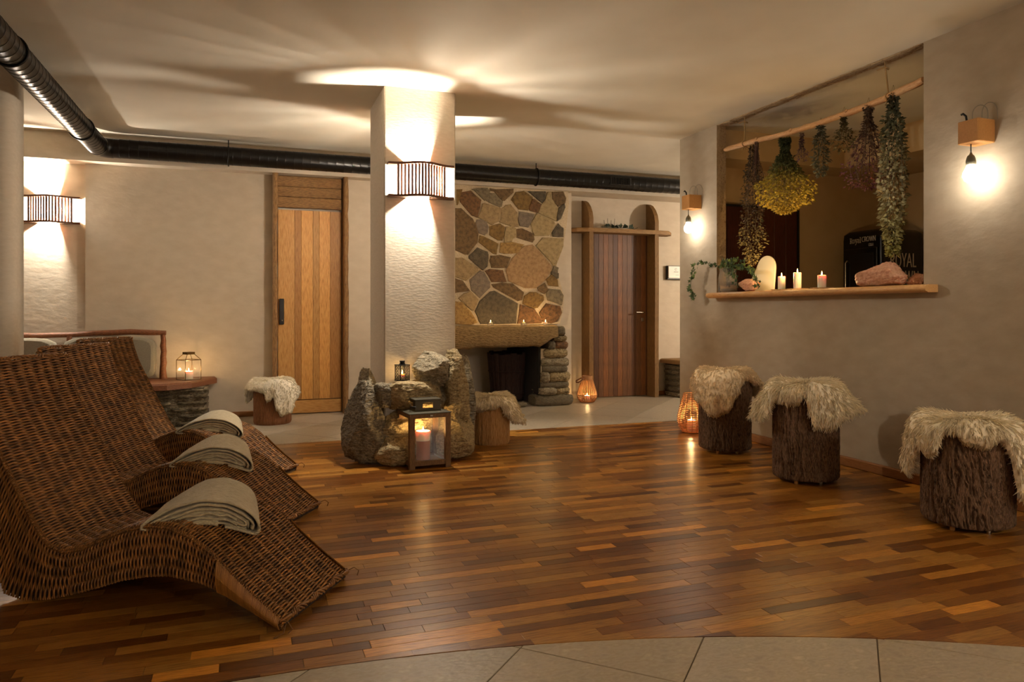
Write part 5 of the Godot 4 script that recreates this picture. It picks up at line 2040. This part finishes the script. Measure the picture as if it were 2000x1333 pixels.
func build_lanterns() -> void:
	# wooden lantern in front of the rocks
	var L := thing("wooden_lantern", "brown wooden box lantern with a metal cap on the parquet before the rocks", "lantern", Vector3(1.06, 0, -4.62), 0.09)
	var S := 0.137
	for x in [-1, 1]:
		for z in [-1, 1]:
			var m := MB.new()
			m.box(Vector3(x * (S - 0.0175), 0.165, z * (S - 0.0175)), Vector3(0.035, 0.33, 0.035), 0.002)
			part("post", m, M.lantern_wood, L)
	for q in [[0.035, 0.03], [0.335, 0.028]]:
		for k in 4:
			var m := MB.new()
			var b := rot_y(k * PI / 2)
			m.box(b * Vector3(0, q[0], S - 0.0175), Vector3(2 * S - 0.07 if q[0] < 0.1 else 2 * S, q[1], 0.032), 0.002, b)
			part("rail", m, M.lantern_wood, L)
	var fl := MB.new()
	fl.box(Vector3(0, 0.03, 0), Vector3(2 * S - 0.03, 0.012, 2 * S - 0.03), 0.001)
	part("base", fl, M.lantern_wood, L)
	for k in 4:
		var m := MB.new()
		var b := rot_y(k * PI / 2)
		m.box(b * Vector3(0, 0.185, S - 0.02), Vector3(2 * S - 0.066, 0.27, 0.002), 0.0, b)
		part("pane", m, M.glass, L)
	var rf := MB.new()
	var ring := []
	for q in [[S + 0.004, 0.349], [S + 0.004, 0.353], [0.092, 0.362], [0.085, 0.366]]:
		var row := []
		for c in [[-1, -1], [1, -1], [1, 1], [-1, 1]]:
			row.append(Vector3(c[0] * q[0], q[1], c[1] * q[0]))
		ring.append(row)
	for j in 3:
		for k in 4:
			rf.poly([ring[j][k], ring[j][(k + 1) % 4], ring[j + 1][(k + 1) % 4], ring[j + 1][k]], Vector3(0, 0.2, 0))
	part("roof", rf, M.cap_metal, L)
	# open cap: four corner pieces and a lid
	var cp := MB.new()
	for k in 4:
		var b := rot_y(k * PI / 2)
		cp.box(b * Vector3(-0.06, 0.395, 0.082), Vector3(0.05, 0.062, 0.004), 0.0, b)
		cp.box(b * Vector3(0.06, 0.395, 0.082), Vector3(0.05, 0.062, 0.004), 0.0, b)
		cp.box(b * Vector3(0.0, 0.372, 0.082), Vector3(0.08, 0.014, 0.004), 0.0, b)
		cp.box(b * Vector3(0.0, 0.42, 0.082), Vector3(0.08, 0.014, 0.004), 0.0, b)
	part("vent_collar", cp, M.cap_metal, L, true)
	var ld := MB.new()
	ld.box(Vector3(0, 0.431, 0), Vector3(0.176, 0.01, 0.176), 0.002)
	part("lid", ld, M.cap_metal, L)
	var hd := MB.new()
	hd.tube([Vector3(-0.088, 0.40, 0.0), Vector3(-0.105, 0.398, 0.04), Vector3(-0.105, 0.392, 0.09), Vector3(-0.085, 0.39, 0.1)], 0.003, 6)
	part("handle", hd, M.black_metal, L)
	var lt := MB.new()
	lt.box(Vector3(0.005, 0.335, S + 0.001), Vector3(0.02, 0.012, 0.006), 0.001)
	part("latch", lt, M.chrome, L)
	candle("candle", "thick white and red pillar candle inside the wooden lantern", Vector3(1.055, 0.036, -4.62), 0.046, 0.185, E_CANDLE * 1.6, "", true)
	# little black lantern on the slab
	var K := thing("metal_lantern", "little black filigree metal lantern on the pale rock slab", "lantern", Vector3(0.965, 0.528, -4.855), 0.35)
	for x in [-1, 1]:
		for z in [-1, 1]:
			var m := MB.new()
			bar(m, Vector3(x * 0.034, 0.0, z * 0.034), Vector3(x * 0.034, 0.108, z * 0.034), 0.006)
			part("post", m, M.black_metal, K)
	for y in [0.003, 0.107]:
		var m := MB.new()
		m.box(Vector3(0, y, 0), Vector3(0.078, 0.006, 0.078), 0.001)
		part("plate", m, M.black_metal, K)
	for k in 4:
		var b := rot_y(k * PI / 2)
		var m := MB.new()
		for j in 9:
			for i in 6:
				if (i + j) % 2 == 0:
					var loop := []
					for q in 8:
						var f := TAU * q / 8.0
						loop.append(b * Vector3(-0.0275 + 0.011 * i + 0.0068 * cos(f), 0.012 + 0.011 * j + 0.0068 * sin(f), 0.033))
					m.tube(loop, 0.0016, 4, true)
		part("filigree_panel", m, M.black_metal, K, true)
	var kc := MB.new()
	kc.lathe([Vector2(0.0, 0.108), Vector2(0.026, 0.108), Vector2(0.018, 0.116), Vector2(0.016, 0.13), Vector2(0.019, 0.13), Vector2(0.019, 0.136), Vector2(0.0, 0.136)], 12)
	part("cap", kc, M.black_metal, K)
	candle("candle", "small lit candle inside the little black lantern", Vector3(0.965, 0.535, -4.855), 0.018, 0.04, E_CANDLE * 0.5)
	# glass lantern on the bench
	var G := thing("glass_lantern", "clear glass lantern with thin brass frame on the bench end", "lantern", Vector3(-0.52, 0.391, -7.02), 0.6)
	var w := 0.073
	var fr := []
	for k in 4:
		var b := rot_y(k * PI / 2)
		fr.append([b * Vector3(-w, 0.0, w), b * Vector3(w, 0.0, w)])
		fr.append([b * Vector3(-w, 0.175, w), b * Vector3(w, 0.175, w)])
		fr.append([b * Vector3(w, 0.0, w), b * Vector3(w, 0.175, w)])
		fr.append([b * Vector3(w, 0.175, w), b * Vector3(0.034, 0.225, 0.034)])
	for q in fr:
		var m := MB.new()
		bar(m, q[0], q[1], 0.0042)
		part("frame_bar", m, M.brass, G)
	for k in 4:
		var b := rot_y(k * PI / 2)
		var m := MB.new()
		m.box(b * Vector3(0, 0.0875, w), Vector3(2 * w - 0.006, 0.17, 0.0016), 0.0, b)
		part("pane", m, M.glass, G)
	var cap := MB.new()
	cap.box(Vector3(0, 0.234, 0), Vector3(0.076, 0.022, 0.076), 0.002)
	part("cap", cap, M.brass, G)
	var gb := MB.new()
	gb.box(Vector3(0, 0.002, 0), Vector3(2 * w, 0.003, 2 * w))
	part("base", gb, M.brass, G)
	candle("candle", "squat glowing candle inside the glass lantern on the bench", Vector3(-0.52, 0.3955, -7.02), 0.036, 0.07, E_CANDLE * 1.5)
	# wicker lantern beside the walnut door: upright canes
	var A := thing("wicker_lantern", "small wicker lantern of upright canes with a strap beside the walnut door", "lantern", Vector3(3.47, 0, -7.17))
	var prof := [Vector2(0.072, 0.004), Vector2(0.095, 0.035), Vector2(0.108, 0.075), Vector2(0.104, 0.11), Vector2(0.088, 0.165), Vector2(0.068, 0.225), Vector2(0.057, 0.25)]
	var pc := Curve2D.new()
	smooth_curve(pc, prof)
	for k in 30:
		var f := TAU * k / 30.0
		var m := MB.new()
		var pts := []
		for j in 12:
			var q := pc.sample_baked(pc.get_baked_length() * j / 11.0)
			pts.append(Vector3(cos(f) * q.x, q.y, sin(f) * q.x))
		m.tube(pts, 0.0036, 5)
		part("cane", m, M.wicker, A)
	for k in 30:
		var m := MB.new()
		var pts := []
		for j in 6:
			var f := TAU * (k + (j / 5.0 - 0.5) * 3.0) / 30.0
			var q := pc.sample_baked(pc.get_baked_length() * 0.26 * j / 5.0)
			pts.append(Vector3(cos(f) * (q.x + 0.004), q.y, sin(f) * (q.x + 0.004)))
		m.tube(pts, 0.0026, 5)
		part("crossing_cane", m, M.wicker, A)
	for q in [[0.107, 0.078], [0.073, 0.006]]:
		var m := MB.new()
		var rg := []
		for k in 36:
			rg.append(Vector3(cos(TAU * k / 36) * q[0], q[1], sin(TAU * k / 36) * q[0]))
		m.tube(rg, 0.0045, 5, true)
		part("ring", m, M.wicker, A)
	var co := MB.new()
	co.lathe([Vector2(0.05, 0.245), Vector2(0.058, 0.245), Vector2(0.058, 0.29), Vector2(0.05, 0.29), Vector2(0.05, 0.245)], 28)
	part("collar", co, M.wicker, A)
	var st := MB.new()
	st.tube([Vector3(-0.05, 0.27, 0.03), Vector3(-0.09, 0.255, 0.07), Vector3(-0.125, 0.225, 0.05), Vector3(-0.13, 0.222, 0.0), Vector3(-0.11, 0.232, -0.05), Vector3(-0.05, 0.265, -0.04)], 0.008, 6)
	part("strap", st, M.dark_branch, A)
	var bs := MB.new()
	bs.lathe([Vector2(0.0, 0.006), Vector2(0.072, 0.006), Vector2(0.072, 0.012), Vector2(0.0, 0.012)], 24)
	part("base", bs, M.wicker, A)
	candle("candle", "lit candle inside the upright cane lantern by the walnut door", Vector3(3.47, 0.013, -7.17), 0.03, 0.06, E_CANDLE * 1.1)
	# wicker lantern at the end of the right wall: stacked rings
	var B := thing("wicker_lantern", "reddish wicker lantern of stacked cane rings behind the farthest bark stool", "lantern", Vector3(3.42, 0, -5.10))
	var pb := [Vector2(0.075, 0.006), Vector2(0.098, 0.04), Vector2(0.115, 0.09), Vector2(0.112, 0.14), Vector2(0.098, 0.2), Vector2(0.08, 0.265), Vector2(0.066, 0.32)]
	var pbc := Curve2D.new()
	smooth_curve(pbc, pb)
	for k in 24:
		var q := pbc.sample_baked(pbc.get_baked_length() * k / 23.0)
		var m := MB.new()
		var rg := []
		for j in 40:
			rg.append(Vector3(cos(TAU * j / 40) * q.x, q.y + 0.001 * sin(j * 2.0 + k), sin(TAU * j / 40) * q.x))
		m.tube(rg, 0.0034, 5, true)
		part("cane_ring", m, M.wicker_red, B)
	for k in 12:
		var f := TAU * k / 12.0
		var m := MB.new()
		var pts := []
		for j in 10:
			var q := pbc.sample_baked(pbc.get_baked_length() * j / 9.0)
			pts.append(Vector3(cos(f) * (q.x - 0.004), q.y, sin(f) * (q.x - 0.004)))
		m.tube(pts, 0.003, 5)
		part("rib", m, M.wicker_red, B)
	var bb := MB.new()
	bb.lathe([Vector2(0.0, 0.004), Vector2(0.075, 0.004), Vector2(0.075, 0.01), Vector2(0.0, 0.01)], 24)
	part("base", bb, M.wicker_red, B)
	candle("candle", "lit candle inside the reddish ring lantern by the right wall", Vector3(3.42, 0.011, -5.10), 0.034, 0.09, E_CANDLE * 2.0)


# ---------------------------------------------------------------- hanging herbs
func herb(at: Vector3, label: String, length: float, prof: Array, stem: Color, tones: Array, count: int, size: Vector2, stems: int, spread: float, loose := 0.0) -> void:
	# a tied bundle hanging head down; prof: [share of length, radius]
	var o := thing("herb_bundle", label, "dried herbs", at, 0.0, "dried herb bundles on the branch")
	var rad := func(t: float) -> float:
		for k in prof.size() - 1:
			if t <= prof[k + 1][0]:
				return lerpf(prof[k][1], prof[k + 1][1], smoothstep(prof[k][0], prof[k + 1][0], t))
		return prof[prof.size() - 1][1]
	var sm := MB.new()
	for k in stems:
		sm.col = stem * rng.randf_range(0.7, 1.2)
		var f := TAU * k / stems + rng.randf() * 0.5
		var reach := rng.randf_range(0.6, 1.0)
		var sp := rng.randf_range(0.2, 1.0) * spread
		var pts := []
		for j in 6:
			var t := j / 5.0 * reach
			var r: float = rad.call(t) * sp
			if t < 0.08:
				r = 0.006 + (0.08 - t) * 0.12
			pts.append(Vector3(cos(f) * r, -t * length, sin(f) * r))
		sm.tube(pts, 0.0016, 4)
	part("stem", sm, M.leaf, o, true)
	var lv := MB.new()
	for k in count:
		var t := rng.randf()
		var r0: float = rad.call(t)
		if r0 < 0.008 and rng.randf() < 0.8:
			continue
		var f := rng.randf() * TAU
		var r := r0 * sqrt(rng.randf()) * (1.0 + loose * rng.randf_range(-0.3, 0.5))
		var p := Vector3(cos(f) * r, -t * length, sin(f) * r)
		var i := t * (tones.size() - 1) + rng.randf_range(-0.25, 0.25)
		var a: Color = tones[clampi(int(floor(i)), 0, tones.size() - 1)]
		var b: Color = tones[clampi(int(floor(i)) + 1, 0, tones.size() - 1)]
		lv.col = a.lerp(b, clampf(i - floor(i), 0, 1)) * rng.randf_range(0.6, 1.35)
		leaf(lv, p, (Vector3(cos(f), rng.randf_range(-1.4, 0.4), sin(f)) + Vector3(rng.randf_range(-0.6, 0.6), 0, rng.randf_range(-0.6, 0.6))).normalized(), size.x * rng.randf_range(0.7, 1.3), size.y * rng.randf_range(0.7, 1.3))
	part("leaves", lv, M.leaf, o, true)
	var tie := MB.new()
	var ring := []
	for k in 10:
		ring.append(Vector3(cos(TAU * k / 10) * 0.009, -0.06 * minf(length, 0.6), sin(TAU * k / 10) * 0.009))
	tie.tube(ring, 0.0025, 5, true)
	tie.tube([Vector3(0, -0.06 * minf(length, 0.6), 0.008), Vector3(0.0, 0.02, 0.012), Vector3(0.0, 0.05, 0.004), Vector3(0.0, 0.02, -0.012), Vector3(0, -0.06 * minf(length, 0.6), -0.008)], 0.0014, 4)
	part("tie", tie, M.rope, o)


func build_herbs() -> void:
	var br := MB.new()
	var pts := []
	var line := Curve3D.new()
	var raw := [Vector3(3.66, 2.325, -4.98), Vector3(3.66, 2.318, -4.69), Vector3(3.665, 2.297, -4.34), Vector3(3.66, 2.287, -4.03), Vector3(3.655, 2.289, -3.75), Vector3(3.66, 2.297, -3.5), Vector3(3.665, 2.315, -3.31), Vector3(3.66, 2.338, -3.115)]
	for k in raw.size():
		var h: Vector3 = (raw[mini(k + 1, raw.size() - 1)] - raw[maxi(k - 1, 0)]) / 6.0
		line.add_point(raw[k], -h, h)
	var rad := []
	for k in 60:
		var t := k / 59.0
		var p := line.sample_baked(line.get_baked_length() * t)
		pts.append(p + Vector3(0, 0.005 * noise_a.get_noise_1d(t * 14.0), 0.004 * noise_a.get_noise_1d(t * 11.0 + 9)))
		rad.append(0.0185 + 0.003 * noise_a.get_noise_1d(t * 19.0 + 5) + 0.004 * t - (0.006 if k == 0 else 0.0) - (0.003 if k == 59 else 0.0))
	br.tube(pts, rad, 14)
	var b := thing("hanging_branch", "pale peeled branch hung from the ceiling across the hatch", "branch")
	part("bough", br, M.branch, b)
	var kn := MB.new()
	for q in [[0.42, 0.012], [0.7, 0.01], [0.22, 0.01]]:
		var p := line.sample_baked(line.get_baked_length() * q[0])
		kn.tube([p + Vector3(-0.012, 0.004, 0), p + Vector3(-0.026, 0.012, 0.004)], q[1], 8)
	part("knot", kn, M.branch, b, true)
	for q in [[0.135, -4.736], [0.865, -3.394]]:
		var p := line.sample_baked(line.get_baked_length() * q[0])
		var m := MB.new()
		m.tube([p + Vector3(0, 0.015, 0), Vector3(3.665, 2.42, lerpf(p.z, q[1], 0.5)), Vector3(3.665, 2.535, q[1])], 0.005, 6)
		var ring := []
		for k in 12:
			ring.append(p + Vector3(cos(TAU * k / 12) * 0.024, sin(TAU * k / 12) * 0.024, 0.003 * sin(k)))
		m.tube(ring, 0.0045, 5, true)
		for k in 5:
			m.tube([Vector3(3.665, 2.5, q[1]), Vector3(3.665 + 0.03 * cos(k * 1.7), 2.488, q[1] + 0.035 * sin(k * 2.3))], 0.004, 4)
			m.tube([p + Vector3(0, -0.02, 0), p + Vector3(-0.02 + 0.01 * k, -0.045, 0.03 * sin(k * 2.1))], 0.003, 4)
		part("rope", m, M.rope, b)
	var X := 3.66
	herb(Vector3(X, 2.285, -4.635), "long dark herb bundle with pale seed heads, far left on the branch", 0.93, [[0.0, 0.016], [0.1, 0.02], [0.2, 0.055], [0.4, 0.085], [0.58, 0.075], [0.64, 0.085], [0.82, 0.1], [0.92, 0.05], [1.0, 0.02]], Color(0.09, 0.06, 0.03), [Color(0.05, 0.03, 0.02), Color(0.07, 0.05, 0.025), Color(0.09, 0.06, 0.03), Color(0.09, 0.06, 0.03), Color(0.26, 0.2, 0.07), Color(0.36, 0.27, 0.1)], 1250, Vector2(0.024, 0.013), 14, 1.0, 0.3)
	herb(Vector3(X - 0.01, 2.30, -4.57), "thin bundle of dry bare stalks beside the long dark herb", 0.45, [[0.0, 0.012], [0.2, 0.014], [0.6, 0.06], [1.0, 0.14]], Color(0.1, 0.05, 0.035), [Color(0.1, 0.05, 0.04), Color(0.14, 0.08, 0.05)], 120, Vector2(0.014, 0.006), 22, 1.0)
	herb(Vector3(X, 2.265, -4.27), "big bushy yellow flowering herb bundle with green leaves above", 0.55, [[0.0, 0.03], [0.2, 0.02], [0.28, 0.06], [0.45, 0.11], [0.65, 0.205], [0.85, 0.19], [0.95, 0.08], [1.0, 0.03]], Color(0.2, 0.17, 0.06), [Color(0.05, 0.06, 0.02), Color(0.06, 0.075, 0.025), Color(0.10, 0.11, 0.03), Color(0.42, 0.32, 0.035), Color(0.5, 0.36, 0.04), Color(0.46, 0.33, 0.05)], 3800, Vector2(0.022, 0.015), 30, 0.9, 0.15)
	herb(Vector3(X, 2.262, -4.10), "tiny tuft of purple lavender on a twisted loop", 0.2, [[0.0, 0.008], [0.5, 0.01], [0.65, 0.035], [0.95, 0.045], [1.0, 0.02]], Color(0.2, 0.12, 0.08), [Color(0.12, 0.06, 0.06), Color(0.07, 0.03, 0.05), Color(0.10, 0.045, 0.07)], 260, Vector2(0.016, 0.007), 14, 1.0)
	herb(Vector3(X, 2.27, -3.92), "slim grey green sage bundle in the middle of the branch", 0.345, [[0.0, 0.01], [0.15, 0.016], [0.3, 0.04], [0.7, 0.048], [0.9, 0.03], [1.0, 0.012]], Color(0.12, 0.1, 0.06), [Color(0.09, 0.09, 0.055), Color(0.13, 0.13, 0.08), Color(0.16, 0.15, 0.09)], 420, Vector2(0.03, 0.013), 10, 1.0)
	herb(Vector3(X, 2.29, -3.715), "short olive brown herb tuft right of the sage", 0.245, [[0.0, 0.008], [0.3, 0.012], [0.5, 0.06], [0.8, 0.08], [1.0, 0.03]], Color(0.16, 0.11, 0.05), [Color(0.1, 0.08, 0.03), Color(0.13, 0.1, 0.035), Color(0.17, 0.13, 0.05)], 420, Vector2(0.02, 0.014), 16, 1.0)
	herb(Vector3(X, 2.295, -3.515), "wide loose reddish purple herb bundle near the right end", 0.52, [[0.0, 0.03], [0.12, 0.012], [0.3, 0.045], [0.55, 0.1], [0.8, 0.165], [0.95, 0.12], [1.0, 0.04]], Color(0.17, 0.1, 0.06), [Color(0.12, 0.08, 0.05), Color(0.10, 0.06, 0.04), Color(0.12, 0.05, 0.04), Color(0.15, 0.045, 0.05), Color(0.16, 0.05, 0.05)], 1000, Vector2(0.02, 0.012), 42, 1.0, 0.3)
	herb(Vector3(X, 2.32, -3.33), "longest green herb bundle with pale leaves at the right end of the branch", 0.98, [[0.0, 0.012], [0.08, 0.014], [0.16, 0.05], [0.4, 0.066], [0.6, 0.075], [0.75, 0.07], [0.86, 0.045], [1.0, 0.02]], Color(0.12, 0.1, 0.05), [Color(0.05, 0.05, 0.025), Color(0.09, 0.09, 0.04), Color(0.27, 0.23, 0.11), Color(0.32, 0.27, 0.14), Color(0.29, 0.25, 0.1), Color(0.26, 0.23, 0.05)], 1500, Vector2(0.03, 0.02), 12, 1.0, 0.15)
